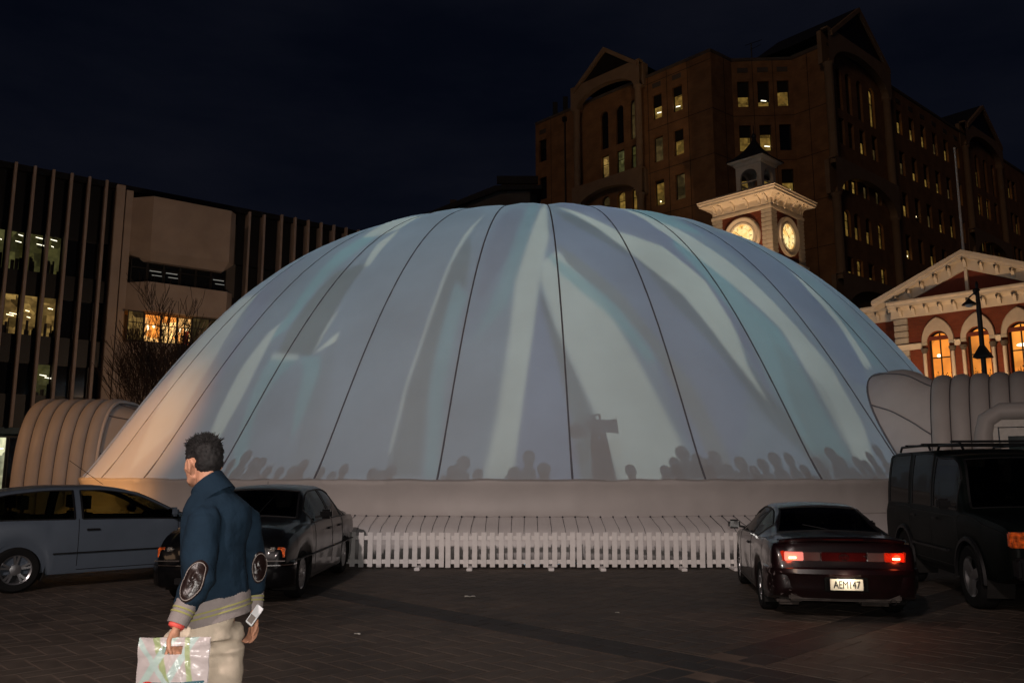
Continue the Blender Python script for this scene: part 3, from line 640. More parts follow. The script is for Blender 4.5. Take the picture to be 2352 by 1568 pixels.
def window(parent,x,z,w,h,ar=0,y=0,kind='dark',depth=.2,blind=0,frame='frame_dark',mull=0,tr=0,rz=0,lamp=0,loc=None):
    """window part (frame) with sub-parts pane, blind and lamp"""
    key=(round(w,2),round(h,2),round(ar,2),frame,mull,tr)
    if key not in WM:
        t=.06; P=arch_pts(-w/2,w/2,0,h-ar,ar); Q=arch_pts(-w/2+t,w/2-t,t,h-ar,ar-t if ar>0 else 0) if ar>0 else [(-w/2+t,t),(-w/2+t,h-t),(w/2-t,h-t),(w/2-t,t)]
        m=MB(); n=len(P)
        for k in range(n):
            a,b,c,d=P[k],P[(k+1)%n],Q[(k+1)%n],Q[k]
            m.quad((a[0],0,a[1]),(b[0],0,b[1]),(c[0],0,c[1]),(d[0],0,d[1])); m.quad((d[0],0,d[1]),(c[0],0,c[1]),(c[0],.07,c[1]),(d[0],.07,d[1]))
        for i in range(mull): xx=-w/2+w*(i+1)/(mull+1); m.box(xx-.025,xx+.025,.01,.05,t,h-t if ar<=0 else h-t*1.2)
        for i in range(tr): zz=h*(i+1)/(tr+1) if tr>1 else h*.62; m.box(-w/2+t,w/2-t,.01,.05,zz-.025,zz+.025)
        pm=MB(); pm.add([(q[0],.06,q[1]) for q in Q],[tuple(range(len(Q)))])
        WM[key]=(m.mesh('window',M[frame]),Q)
    fm,Q=WM[key]
    f=inst('window',fm,parent,loc or (x,y+depth,z),(0,0,rz))
    mm=M[{'dark':'pane_dark','y':'room_yellow','d':'room_dim','g':'room_green','w':'room_warm','b':'room_bright','a':'room_amber','s':'shop_light'}.get(kind,kind)]
    k2=key+(mm.name,)
    if k2 not in WM:
        WM[k2]=MB().add([(q[0],.06,q[1]) for q in Q],[tuple(range(len(Q)-1,-1,-1))]).mesh('pane',mm)
    inst('pane',WM[k2],f)
    if blind>0:
        kb=('bl',round(w,2),round(h*blind,2))
        if kb not in WM: WM[kb]=MB().box(-w/2+.065,w/2-.065,.035,.05,-h*blind,-.065).mesh('blind',M['blind_dark'])
        inst('blind',WM[kb],f,(0,0,h-(ar if ar>0 else 0)*.0))
    if lamp:
        inst('lamp',LAMPM[lamp-1],f,(rnd.uniform(-.15,.15)*w,.03,h*rnd.uniform(.12,.3)))
    return f
mat('blind_dark',(.008,.008,.008),.7)
LAMPM=[MB().add([(-.22,0,0),(.2,0,-.05),(.24,0,.02),(-.16,0,.08)],[(0,1,2,3)]).mesh('lamp',M['tube_light']),MB().ball((0,0,0),(.07,.02,.07),8,5).mesh('lamp',M['warm_bulb']),
       MB().add([(-.25,0,.0),(.22,0,-.10),(.23,0,-.04),(-.23,0,.06)],[(0,1,2,3)]).mesh('lamp',M['tube_light'])]
def frame_empty(parent,F): return None
# ================================================================ tan office block behind
def office_block():
    root=empty('office_block',(15,60,0),0,'tall tan brick office block with gabled arched bays and scattered lit windows','building')
    def part(m,name,mt,F,u=0,off=0,**k): 
        p=F.W(u,off)-Vector(root.location); return m.build(name,M[mt],root,loc=p,rot=(0,0,F.rz),**k)
    ZT=[32.25-3.67*k for k in range(9)]    # window heads
    A0=Vector(atZ(1230,287.5,34)); C1=Vector(atZ(1631,118,34))
    W1=Facade(A0,C1); D0=Vector((17.5,61.7,0)); D1=Vector((22.2,61.4,0)); D2=Vector((24.1,59.15,0)); H0=Vector(atZ(2306,371,34))
    W1b=Facade(C1,D0); WD=Facade(D0,D1); WS=Facade(D1,D2); W2=Facade((24.1,59.15),H0)
    def local(F,u): return F.W(u,0)-Vector(root.location)
    def win(F,u,zt,w=.92,h=2.12,ar=0,off=0,**k):
        p=local(F,u)-F.n*.2+F.n*off; return window(root,0,0,w,h,ar,loc=(p.x,p.y,zt-h),rz=F.rz,**k)
    def joints(F,us,zs,x0,x1,z0=0,z1=34,name='joint'):
        m=MB()
        for u in us: m.box(u-.02,u+.02,-.012,.0,z0,z1)
        for z in zs: m.box(x0,x1,-.010,.0,z-.02,z+.02)
        part(m,name,'frame_dark',F)
    rr=random.Random(11)
    # ---- wing 1
    uA=.95; c1,c2=14.0,15.98; holes=[]
    for zt in ZT:
        for u in (uA,c1,c2): holes.append((u-.46,u+.46,zt-2.12,zt,0))
    b0,b1=5.3,12.95; bw=[7.1,8.4,10.07,11.6]
    top=[(u-.42,u+.42,29.15,32.6,.42) for u in bw[1:]]; holes+=top
    for k,zt in enumerate(ZT[1:]):
        ar=.4 if k%3==1 else 0
        for u in bw[1:]: holes.append((u-.42,u+.42,zt-2.12,zt,ar))
    w=part(wall_mesh(0,W1.L,0,34,holes,.25),'wall','tan_brick',W1)
    part(MB().box(-.02,W1.L+.05,-.06,.35,33.98,34.22),'parapet','concrete_dark',W1)
    m=MB(); [m.box(u-.42,u+.42,-.03,.02,32.85,33.25) for u in (uA,c1,c2)]; part(m,'vent_louvre','concrete_dark',W1)
    joints(W1,[2.0,3.8,13.1,15.0,17.0],[33.4]+[zt-2.9 for zt in ZT],13,W1.L)
    part(MB().tube([(3.85,-.12,33.3),(3.85,-.12,0)],.07,8).box(3.68,4.02,-.3,-.0,33.1,33.5),'downpipe','frame_dark',W1,smooth=40)
    st={(c1,0):('y',.5,1),(c2,0):('y',.35,1),(c1,1):('d',0,0),(c2,1):('y',.42,0),(c1,2):('y',.12,2),(c2,2):('d',0,0)}
    for i,zt in enumerate(ZT):
        for u in (uA,c1,c2):
            k,bl,lp=st.get((u,i),(rr.choice(['dark','d','y']) if u!=uA else 'dark',rr.choice([0,.4]),0)); win(W1,u,zt,kind=k,blind=bl,lamp=lp)
    for u in bw[1:]: win(W1,u,32.6,.84,3.45,.42,kind='dark' if u<11 else 'd',mull=0,tr=1,blind=0)
    for k,zt in enumerate(ZT[1:]):
        ar=.4 if k%3==1 else 0
        for j,u in enumerate(bw[1:]): win(W1,u,zt,.84,2.12,ar,kind=[['w','g','g'],['d','y','y'],['d','y','d']][k%3][j],tr=1,lamp=1 if (k,j)==(1,1) else 0)
    def bay(F,s0,s1,off,ztop,bands,hband,gz,cols,colr=.3,roof_len=6):
        """projecting frame: round columns, arched beams with flat fascia, gabled top"""
        n=24; Wd=s1-s0; cw=.66
        for bi,zb in enumerate(bands):
            hb=hband if bi else hband
            m=MB(); a,b=s0+cw,s1-cw; ri=(b-a)/2*.42; zspr=zb-.0
            P=[((a+b)/2-(b-a)/2*math.cos(PI*k/n), zb-.0+ri*math.sin(PI*k/n)*1.0) for k in range(n+1)]
            zt=zb+hb+ (ri*.35)
            front=[(s0,zt),(s0,zb)]+[(p[0],p[1]) for p in P]+[(s1,zb),(s1,zt)]
            ztop_=zt
            # front and back skins as strips, then soffit and sides
            xs=[s0]+[p[0] for p in P]+[s1]; zl=[zb]+[p[1] for p in P]+[zb]
            for y,fl in ((-off,0),(-off+.55,1)):
                for k in range(len(xs)-1):
                    q=[(xs[k],y,zl[k]),(xs[k+1],y,zl[k+1]),(xs[k+1],y,ztop_),(xs[k],y,ztop_)]; m.quad(*(q[::-1] if fl else q))
            for k in range(len(xs)-1): m.quad((xs[k],-off,zl[k]),(xs[k],-off+.55,zl[k]),(xs[k+1],-off+.55,zl[k+1]),(xs[k+1],-off,zl[k+1]))
            m.box(s0,s1,-off,-off+.55,ztop_-.001,ztop_+.12)
            for x0,x1 in ((s0,s0+cw),(s1-cw,s1)): m.box(x0+.002,x1-.002,-off+.553,.3,zb+.002,ztop_-.002)
            part(m,'arched_beam','stone',F)
            if bi==0: gt=ztop_
        # gable above the top band
        a,b=s0+.75,s1-.5; c=(a+b)/2
        m=MB(); rl=roof_len
        for (x0,z0,x1,z1) in ((a-.3,gt-.1,c,gz),(c,gz,b+.3,gt-.1)):
            m.prism([(x0,-off-.12,z0),(x1,-off-.12,z1),(x1,-off-.12,z1-.42),(x0,-off-.12,z0-.42)],(0,.3,0))
        part(m,'gable_frame','stone',F)
        m=MB(); m.prism([(a-.35,-off+.2,gt-.05),(c,-off+.2,gz+.03),(b+.35,-off+.2,gt-.05)],(0,rl,0)); part(m,'gable_roof','slate',F)
        part(MB().prism([(a+.3,-off+.12,gt+.1),(c,-off+.12,gz-.45),(b-.3,-off+.12,gt+.1)],(0,.05,0)),'gable_infill','frame_dark',F)
        zz=[0]+sorted([z for z in bands])
        for u in (s0+.42,s1-.42):
            for za,zb_ in [(bands[i+1]+hband+.3 if i+1<len(bands) else 0,bands[i]) for i in range(len(bands))]:
                m=MB().lathe([(colr,za),(colr,zb_-.25),(colr+.1,zb_-.12),(colr+.1,zb_)],14,(u,-off+.32)); part(m,'column','stone',F,smooth=50)
    bay(W1,b0,b1,.9,35.5,[33.3,24.0,13.0],1.6,37.9,2,roof_len=5)
    # ---- corner facets
    part(wall_mesh(0,W1b.L,0,34,[]),'wall','tan_brick',W1b); part(MB().box(0,W1b.L,-.06,.35,33.98,34.22),'parapet','concrete_dark',W1b)
    joints(W1b,[1.6],[zt-2.9 for zt in ZT],0,W1b.L)
    ds=[.85,2.42,3.95]; holes=[(u-.46,u+.46,zt-2.12,zt,0) for zt in ZT for u in ds]
    part(wall_mesh(0,WD.L,0,34,holes,.25),'wall','tan_brick',WD); part(MB().box(0,WD.L,-.06,.35,33.98,34.22),'parapet','concrete_dark',WD)
    m=MB(); [m.box(u-.42,u+.42,-.03,.02,33.0,33.4) for u in ds]; part(m,'vent_louvre','concrete_dark',WD)
    joints(WD,[1.62,3.2],[zt-2.9 for zt in ZT],0,WD.L)
    st={(0,0):('y',.58,0),(0,1):('y',.8,1),(0,2):('y',.42,0),(1,0):('y',.45,0),(1,1):('y',.35,1),(1,2):('dark',0,0),(2,2):('y',.5,1),(2,0):('y',.4,2)}
    for i,zt in enumerate(ZT):
        for j,u in enumerate(ds):
            k,bl,lp=st.get((i,j),(rr.choice(['dark','y']),.4,0)); win(WD,u,zt,kind=k,blind=bl,lamp=lp)
    part(wall_mesh(0,WS.L,0,34,[]),'wall','tan_brick',WS); part(MB().box(0,WS.L,-.06,.35,33.98,34.3),'parapet','concrete_dark',WS); joints(WS,[1.3],[zt-2.9 for zt in ZT],0,WS.L)
    # ---- wing 2
    fcols=[W2.uv(px,275)[0] for px in (2065,2092,2117.5,2143,2167,2190)]
    e0=-.75; e1=9.6
    g0=W2.uv(2218,300,.6)[0]; g1=W2.uv(2302,340,.6)[0]
    ew=[W2.uv(px,275)[0] for px in (1932,1953,1978,2005)]; gw=[g0+(g1-g0)*q for q in (.18,.4,.62,.84)]
    holes=[]; 
    for zt in ZT:
        for u in fcols: holes.append((u-.5,u+.5,zt-2.12,zt,0))
    def bayrows(us,F,seed,st={}):
        rows=[(32.7,3.4,.45)]+[(zt,2.12,.42 if k in (2,3,7) else 0) for k,zt in enumerate(ZT) if k>=1]
        r2=random.Random(seed)
        for i,(zt,h,ar) in enumerate(rows):
            for j,u in enumerate(us):
                holes.append((u-.45,u+.45,zt-h,zt,ar)); k=st.get((i,j),r2.choice(['dark','d','y','y']))
                win(F,u,zt,.9,h,ar,kind=k,tr=1,blind=.5 if k in 'yd' and r2.random()<.5 else 0)
    bayrows(ew,W2,3,{(0,0):'dark',(0,1):'dark',(0,2):'dark',(0,3):'y',(3,0):'y',(3,1):'y',(3,2):'y',(3,3):'y'}); bayrows(gw,W2,4)
    hcol=[W2.uv(px,420)[0] for px in (2318,2328)]
    for zt in ZT:
        for u in hcol: holes.append((u-.5,u+.5,zt-2.12,zt,0))
    part(wall_mesh(0,W2.L+14,0,34,holes,.25),'wall','tan_brick',W2); part(MB().box(0,W2.L+14,-.06,.35,33.98,34.22),'parapet','concrete_dark',W2)
    for i,zt in enumerate(ZT):
        for j,u in enumerate(fcols): 
            k=rr.choice(['y','y','d']) if i<2 else rr.choice(['y','d','dark','y']); win(W2,u,zt,1,2.12,kind=k,blind=rr.choice([.45,.5,.6]),lamp=2 if (i+j)%5==3 else 0)
        for u in hcol: win(W2,u,zt,1,2.12,kind=rr.choice(['y','dark','dark']),blind=.4)
    m=MB(); [m.box(u-.45,u+.45,-.03,.02,32.9,33.3) for u in fcols]; part(m,'vent_louvre','concrete_dark',W2)
    bay(W2,e0,e1,.6,35.5,[32.3,22.0,13.2],2.0,38.6,2,colr=.33,roof_len=7)
    bay(W2,g0,g1,.6,35.5,[32.6,22.0,13.2],1.7,38.0,2,colr=.3,roof_len=7)
    # solid mass behind the skins
    m=MB(); o=Vector(root.location)
    P=[W1.W(0,-.3),W1.W(W1.L,-.3),W1b.W(W1b.L,-.35),WD.W(WD.L,-.35),W2.W(.2,-.4),W2.W(W2.L+14,-.3),W2.W(W2.L+14,-14),WD.W(2,-16),W1.W(0,-14)]
    m.prism([(p.x-o.x,p.y-o.y,0) for p in P],(0,0,33.7)); m.build('core','' or M['black_cladding'],root)
    part(wall_mesh(0,13.7,0,34,[]),'wall','tan_brick',Facade(W1.W(0,-13.7),W1.W(0,0)))
    # roof aerials
    for u,h in ((2.0,1.6),(3.3,1.7),(5.0,1.9)):
        p=W1.W(u,-.6)-o; inst_m=MB().tube([(0,0,34),(0,0,34+h)],.04,6).box(-.22,.22,-.05,.05,34.3,34.2+h); inst_m.build('aerial',M['dark_steel'],root,loc=(p.x,p.y,0))
    p=Vector(atZ(1745,140,34))-o; p.z=0
    m=MB().tube([(0,2,34),(0,2,36.6)],.05,6).bar((-.5,2,36.4),(.9,2,36.9),.04,.04).bar((-.1,2,36.0),(.8,2,36.5),.03,.03).tube([(.2,2,33.9),(.2,2,35)],[.45,.25],8); m.build('aerial',M['dark_steel'],root,loc=p)
office_block()
# ================================================================ clock tower
def tower():
    ang=R(-46.1); ctr=Vector((15.01,48.7,0)); hb=1.92
    t=empty('clock_tower',ctr,ang,'floodlit brick clock tower with two glowing clock faces and a white cornice','clock tower')
    Zt=16.73
    o=MB().box(-hb+.06,hb-.06,-hb+.06,hb-.06,0,Zt+.4).build('brick_wall',M['red_brick'],t)
    # corner piers of separate stone blocks
    pw=.66; bh=.262
    rr=random.Random(2)
    bm=[MB().box(-pw/2,pw/2,-pw/2,pw/2,-bh/2+.018,bh/2-.018).build('stone_block',M['quoin'],None,bevel=.018).data]
    for ob in list(bpy.data.objects):
        if ob.name.startswith('stone_block') and ob.parent is None: bpy.data.objects.remove(ob)
    for ci,(sx,sy) in enumerate(((1,-1),(-1,-1),(1,1))):
        for k in range(14):
            inst('stone_block',bm[0],t,(sx*(hb-.28)+0,sy*(hb-.28),Zt-bh*(k+.5)),(0,0,rr.uniform(-.01,.01)))
        MB().box(sx*(hb-.28)-pw/2+.03,sx*(hb-.28)+pw/2-.03,sy*(hb-.28)-pw/2+.03,sy*(hb-.28)+pw/2-.03,0,Zt).build('pier',M['concrete'],t)
    # belt
    e=hb+.13; m=MB(); m.box(-e,e,-e,e,13.52,13.66); m.box(-e-.06,e+.06,-e-.06,e+.06,13.66,13.82); m.build('belt_course',M['trim_cream'],t)
    e=hb+.08; MB().box(-e,e,-e,e,Zt,16.9).build('architrave',M['trim_cream'],t)
    # cornice as stepped rings
    m=MB(); 
    prof=[(hb-.1,16.9),(hb+.02,16.9),(hb+.02,17.36),(hb+.16,17.42),(hb+.34,17.52),(hb+.60,17.56),(hb+.60,17.68),(hb+.66,17.72),(hb+.66,17.82),(hb+.70,17.86),(hb+.60,17.96),(hb-.2,18.3)]
    m.grid([[(r*a,r*b,z) for a,b in ((1,-1),(1,1),(-1,1),(-1,-1))] for r,z in prof],True,True).build('cornice',M['trim_cream'],t)
    # scroll brackets, one mesh each
    bk=MB(); P=[(0,0),(-.46,0),(-.46,-.08),(-.30,-.16),(-.16,-.3),(-.1,-.44),(-.1,-.5),(0,-.5)]
    bk.prism([(-.07,y,z) for y,z in P],(.14,0,0)); bk.ball((0,-.1,-.5),(.06,.06,.07),6,4); bme=bk.mesh('bracket',M['trim_cream'])
    for f in range(3):
        a=f*PI/2 if f<2 else -PI/2
        for k,x in enumerate((-1.72,-1.25,-.45,.45,1.25,1.72)):
            p=Vector((x,-hb-.0,17.54)); q=Matrix.Rotation(a,3,'Z')@p; inst('bracket',bme,t,q,(0,0,a))
    # clock faces
    CZ=15.35
    def clock(a):
        Rm=Matrix.Rotation(a,3,'Z')
        def L(y): return Rm@Vector((0,-hb+y,CZ))
        ring=[(.74,-.02),(.78,-.14),(.86,-.16),(.9,-.12),(.98,-.13),(1.03,-.2),(1.13,-.21),(1.19,-.15),(1.2,.05)]
        m=MB().grid([[(r*math.cos(2*PI*k/48),y,r*math.sin(2*PI*k/48)) for k in range(48)] for r,y in ring],True)
        m.build('clock_surround',M['trim_cream'],t,50,loc=L(.06),rot=(0,0,a))
        f=MB().add([(.75*math.cos(2*PI*k/48),0,.75*math.sin(2*PI*k/48)) for k in range(48)],[tuple(range(48))]).build('clock_face',M['clock_glow'],t,loc=L(.0),rot=(0,0,a))
        m=MB()
        for rr_ in (.71,.50):
            m.grid([[(r*math.cos(2*PI*k/60),-.012,r*math.sin(2*PI*k/60)) for k in range(60)] for r in (rr_-.004,rr_+.004)],True)
        for k in range(60):
            q=2*PI*k/60; m.bar((.66*math.cos(q),-.013,.66*math.sin(q)),(.70*math.cos(q),-.013,.70*math.sin(q)),.006,.004,(0,1,0))
        m.build('minute_ring',M['clock_black'],f)
        num=['XII','I','II','III','IIII','V','VI','VII','VIII','IX','X','XI']
        for k,s in enumerate(num):
            q=PI/2-2*PI*k/12; mm=MB(); u=Vector((math.cos(q),0,math.sin(q))); v=Vector((u.z,0,-u.x)); c=u*.59; ww=len(s)*.035
            xs=[]; 
            wd={'I':.03,'V':.075,'X':.075}; tot=sum(wd[ch] for ch in s); x=-tot/2
            for ch in s:
                cx=x+wd[ch]/2; x+=wd[ch]
                P=lambda a_,b_: c+v*(cx+a_)+u*b_+Vector((0,-.014,0))
                if ch=='I': mm.bar(P(0,-.075),P(0,.075),.014,.004,(0,1,0))
                elif ch=='V': mm.bar(P(-.028,.075),P(0,-.075),.016,.004,(0,1,0)); mm.bar(P(.028,.075),P(0,-.075),.006,.005,(0,1,0))
                else: mm.bar(P(-.03,.075),P(.03,-.075),.016,.004,(0,1,0)); mm.bar(P(.03,.075),P(-.03,-.075),.006,.005,(0,1,0))
            mm.build('numeral',M['clock_black'],f)
        # hands at ten to six
        ha=PI/2-2*PI*(5+52/60)/12; ma=PI/2-2*PI*52/60
        m=MB(); u=Vector((math.cos(ha),0,math.sin(ha))); m.bar(-u*.08+Vector((0,-.03,0)),u*.30+Vector((0,-.03,0)),.035,.01,(0,1,0)); m.ball(u*.33+Vector((0,-.03,0)),(.05,.008,.05),8,5); m.ball((0,-.03,0),(.045,.012,.045),8,5); m.build('hour_hand',M['clock_black'],f)
        m=MB(); u=Vector((math.cos(ma),0,math.sin(ma))); m.bar(-u*.12+Vector((0,-.045,0)),u*.62+Vector((0,-.045,0)),.026,.008,(0,1,0)); m.build('minute_hand',M['clock_black'],f)
    m=bpy.data.materials.new('clock_glow'); m.use_nodes=True; n=m.node_tree.nodes; l=m.node_tree.links; b=n['Principled BSDF']; b.inputs['Base Color'].default_value=(.15,.12,.08,1)
    tc=n.new('ShaderNodeTexCoord'); nz=n.new('ShaderNodeTexNoise'); nz.inputs['Scale'].default_value=2.2; l.new(tc.outputs['Object'],nz.inputs[0]); mx=n.new('ShaderNodeMix'); mx.data_type='RGBA'; mx.inputs[6].default_value=(1,.52,.12,1); mx.inputs[7].default_value=(1,.80,.36,1)
    mr=n.new('ShaderNodeMapRange'); mr.inputs['From Min'].default_value=.35; mr.inputs['From Max'].default_value=.6; l.new(nz.outputs['Fac'],mr.inputs['Value']); l.new(mr.outputs[0],mx.inputs[0]); l.new(mx.outputs[2],b.inputs['Emission Color']); b.inputs['Emission Strength'].default_value=1.15; M['clock_glow']=m
    clock(0); clock(PI/2)
    # cupola, open arches on four sides
    ang0=0; cw=.86; z0=18.2; z1=20.15
    for f in range(4):
        a=f*PI/2; m=wall_mesh(-cw,cw,z0,z1,[(-.56,.56,18.5,19.85,.50)],.16,-cw); m.quad((-cw,-cw+.16,z0),(-cw,-cw+.16,z1),(-.56,-cw+.16,z1),(-.56,-cw+.16,z0)); m.quad((.56,-cw+.16,z0),(.56,-cw+.16,z1),(cw,-cw+.16,z1),(cw,-cw+.16,z0))
        m.box(-.56,.56,-cw+.05,-cw+.11,19.02,19.1); m.build('lantern_wall',M['trim_cream'],t,rot=(0,0,a))
    MB().box(-cw-.2,cw+.2,-cw-.2,cw+.2,18.0,18.22).build('lantern_base',M['slate'],t)
    prof=[(cw-.1,20.1),(cw+.06,20.12),(cw+.12,20.3),(cw+.34,20.36),(cw+.36,20.46)]
    MB().grid([[(r*a,r*b,z) for a,b in ((1,-1),(1,1),(-1,1),(-1,-1))] for r,z in prof],True,True).build('lantern_cornice',M['trim_cream'],t)
    prof=[(cw+.42,20.44),(cw+.38,20.52),(.95,20.72),(.66,21.0),(.42,21.32),(.24,21.62),(.12,21.86),(.07,22.0)]
    MB().grid([[(r*a,r*b,z) for a,b in ((1,-1),(1,1),(-1,1),(-1,-1))] for r,z in prof],True,True).build('lantern_roof',M['slate'],t)
    MB().lathe([(.05,21.95),(.14,22.08),(.17,22.2),(.1,22.32),(.03,22.4),(.02,22.9)],10).build('finial',M['slate'],t,50)
tower()
# ================================================================ brick gabled building
def brick_building():
    F=Facade((16.46,36.5),(20.45,32.25)); 
    t=empty('brick_building',F.p,F.rz,'floodlit red brick building with white pediment, bracketed cornice and amber arched windows','building')
    L=9.0; EZ=9.0   # eaves; local coordinates of the facade from here on
    wc=[2.45,4.0,5.52,7.07]
    holes=[(u-.42,u+.42,4.6,7.55,.42) for u in wc]
    wall_mesh(.68,8.4,0,8.3,holes,.3).build('brick_wall',M['red_brick'],t)
    MB().box(.7,8.38,.36,6,0,8.3).build('interior_mass',M['black_cladding'],t)
    MB().box(.68,.70,.0,6,0,8.9).build('side_wall',M['red_brick'],t)
    for i,u in enumerate(wc):
        f=window(t,u,4.62,.83,2.92,.42,kind='a',mull=1,tr=1,frame='frame_dark',depth=.18)
        rr=random.Random(i); 
        if i in (0,2): MB().ball((-.1 if i==0 else .0,.035,1.9+ (0 if i==0 else .12)),(.08 if i==0 else .22,.01,.07),10,5).build('chandelier',M['warm_bulb'],f)
        m=MB()
        for k in range(26):
            x=rr.uniform(-.32,.34); z=rr.uniform(.5,1.0); 
            for q in range(3): m.ball((x+rr.uniform(-.08,.08),.03,z+rr.uniform(-.1,.3)*rr.random()),(rr.uniform(.01,.03),.004,rr.uniform(.02,.05)),5,3)
            m.bar((x,.03,.4),(x+rr.uniform(-.1,.1),.03,z+.2),.008,.004,(0,1,0))
        m.build('window_plants',M['plant_dark'],f)
        # pointed stone hood, arch cut out of it
        n=12; ro=.66; P=[]; inn=[]
        for k in range(2*n+1):
            q=k/(2*n)
            if q<=.5: a=PI-(q*2)*R(71.6); cx=u+.30; P.append((cx+.95*math.cos(a),7.10+1.1*math.sin(a)))
            else: a=(1-q)*2*R(71.6); cx=u-.30; P.append((cx+.95*math.cos(a),7.10+1.1*math.sin(a)))
            a=PI-PI*q; inn.append((u+.44*math.cos(a),7.12+.44*math.sin(a)))
        m=MB(); rows=[[(x,-.10,z) for x,z in P],[(x,-.10,z) for x,z in inn]]
        m.grid([[(x,.0,z) for x,z in P],[(x,-.10,z) for x,z in P],[(x,-.125,z) for x,z in [(p[0]*.93+i_[0]*.07,p[1]*.93+i_[1]*.07) for p,i_ in zip(P,inn)]],[(x,-.10,z) for x,z in [(p[0]*.9+i_[0]*.1,p[1]*.9+i_[1]*.1) for p,i_ in zip(P,inn)]],[(x,-.10,z) for x,z in inn],[(x,.12,z) for x,z in inn]])
        m.build('arch_hood',M['stone_pale'],t)
        m=MB(); m.box(u-.65,u-.44,-.12,-.0,6.98,7.10); m.box(u+.44,u+.65,-.12,-.0,6.98,7.10); m.build('impost_block',M['quoin'],t)
        for sx in (-.56,.56):
            m=MB().lathe([(.075,4.6),(.075,6.62),(.06,6.64)],10,(u+sx,-.09)); m.build('column',M['trim_cream'],t,50)
            MB().lathe([(.07,6.62),(.13,6.72),(.15,6.80),(.15,6.84)],8,(u+sx,-.09)).build('capital',M['concrete_dark'],t,50)
            MB().box(u+sx-.16 if sx>0 else u+sx-.07,u+sx+.07 if sx>0 else u+sx+.16,-.14,-.0,4.5,4.6).build('column_base',M['trim_cream'],t)
    # belt course in pieces between windows
    edges=[.68]+[x for u in wc for x in (u-.66,u+.66)]+[8.4]
    for a,b in zip(edges[::2],edges[1::2]): MB().box(a,b,-.11,.01,6.85,7.08).box(a+.0,b-.0,-.15,-.10,7.03,7.09).build('belt_course',M['trim_cream'],t)
    MB().box(.68,8.4,-.02,.0,7.16,7.34).build('dark_brick_band',M['brick_dark'],t)
    # quoins
    q=MB().box(-.29,.29,-.12,.2,-.125,.125).build('quoin_block',M['quoin'],None,bevel=.02); qd=q.data; bpy.data.objects.remove(q)
    for k in range(30):
        z=8.12-.28*k
        if 6.8<z<7.15: continue
        inst('quoin_block',qd,t,(.97,.02,z))
    # cornice and brackets
    m=MB(); P=[(.02,8.28),(-.06,8.28),(-.06,8.62),(-.13,8.66),(-.2,8.72),(-.46,8.75),(-.46,8.86),(-.52,8.9),(-.52,8.98),(-.4,9.02),(.02,9.02)]
    m.prism([(.58,y,z) for y,z in P],(8.0,0,0)).build('cornice',M['trim_cream'],t)
    bk=MB(); Q=[(0,0),(-.36,0),(-.36,-.06),(-.2,-.14),(-.12,-.24),(-.08,-.34),(0,-.34)]; bk.prism([(-.06,y,z) for y,z in Q],(.12,0,0)); bke=bk.mesh('bracket',M['trim_cream'])
    star=MB().ball((0,-.40,-.06),(.045,.03,.07),6,4).ball((0,-.40,-.14),(.02,.02,.05),5,4).mesh('bracket_boss',M['concrete_dark'])
    for k in range(13):
        x=1.02+.56*k; b=inst('bracket',bke,t,(x,-.06,8.70)); inst('bracket_boss',star,b)
    # pediment
    c=3.78; ap=10.62; hw=3.85; sl=(ap-9.0)/hw
    def rake(s):
        m=MB(); x0=c; x1=c+s*hw
        for (yo,yi,dz0,dz1) in ((-.50,.3,-.03,.15),(-.42,.3,-.16,-.03),(-.10,.3,-.62,-.16)):
            e=.0 if dz0>-.2 else .55
            m.prism([(x0,yo,ap+dz0+.0),(x1-s*e,yo,9.0+sl*e+dz0),(x1-s*e,yo,9.0+sl*e+dz1),(x0,yo,ap+dz1)],(0,yi-yo,0))
        m.build('raking_cornice',M['trim_cream'],t)
        for k in range(1,6):
            x=c+s*(.06+k*.56); z=ap-abs(x-c)*sl-.2; b=inst('bracket',bke,t,(x,-.06,z)); inst('bracket_boss',star,b)
    rake(-1); rake(1); b=inst('bracket',bke,t,(c,-.07,ap-.2)); inst('bracket_boss',star,b)
    MB().box(c-.06,c+.06,-.13,.0,9.02,ap-.6).build('king_post',M['trim_cream'],t)
    MB().prism([(c-hw+.3,.0,9.02),(c,.0,ap-.1),(c+hw-.3,.0,9.02)],(0,.25,0)).build('tympanum',M['brick_dark'],t)
    MB().prism([(c-hw-.02,.31,8.98),(c,.31,ap+.1),(c+hw+.02,.31,8.98)],(0,6,0)).build('roof',M['slate'],t)
    # set back left wing
    wall_mesh(-3.2,.68,0,8.4,[(-1.6,-.8,4.6,7.4,.4)],.25,1.0).build('wing_wall',M['red_brick'],t)
    window(t,-1.2,4.62,.78,2.75,.4,y=1.0,kind='d',mull=1,tr=1)
    m=MB(); m.prism([(-3.2,y+1.0,z+.12) for y,z in P],(3.75,0,0)).build('wing_cornice',M['trim_cream'],t)
    MB().box(-3.2,.66,.89,1.01,6.95,7.18).build('belt_course',M['trim_cream'],t)
    for k in range(6): b=inst('bracket',bke,t,(-2.6+.56*k,.94,8.82)); inst('bracket_boss',star,b)
    MB().box(-3.2,.68,1.3,6,0,8.4).build('wing_mass',M['black_cladding'],t); MB().box(-3.2,.64,1.0,6,9.14,9.2).build('wing_roof',M['slate'],t)
    # flagpole on the ridge
    p=F.W(2.79,-3); 
    fp=MB().tube([(0,0,10.2),(0,0,16.4)],[.07,.04],8).ball((0,0,16.45),.07,8,6).build('flagpole',M['white_paint'],None,50,loc=(p.x,p.y,0)); tag(fp,'tall thin pale flagpole rising behind the white pediment','flagpole')
mat('plant_dark',(.01,.012,.006),.8); mat('stone_pale',(.52,.45,.38),.8,var=.06); mat('brick_dark',(.16,.035,.02),.85)
brick_building()
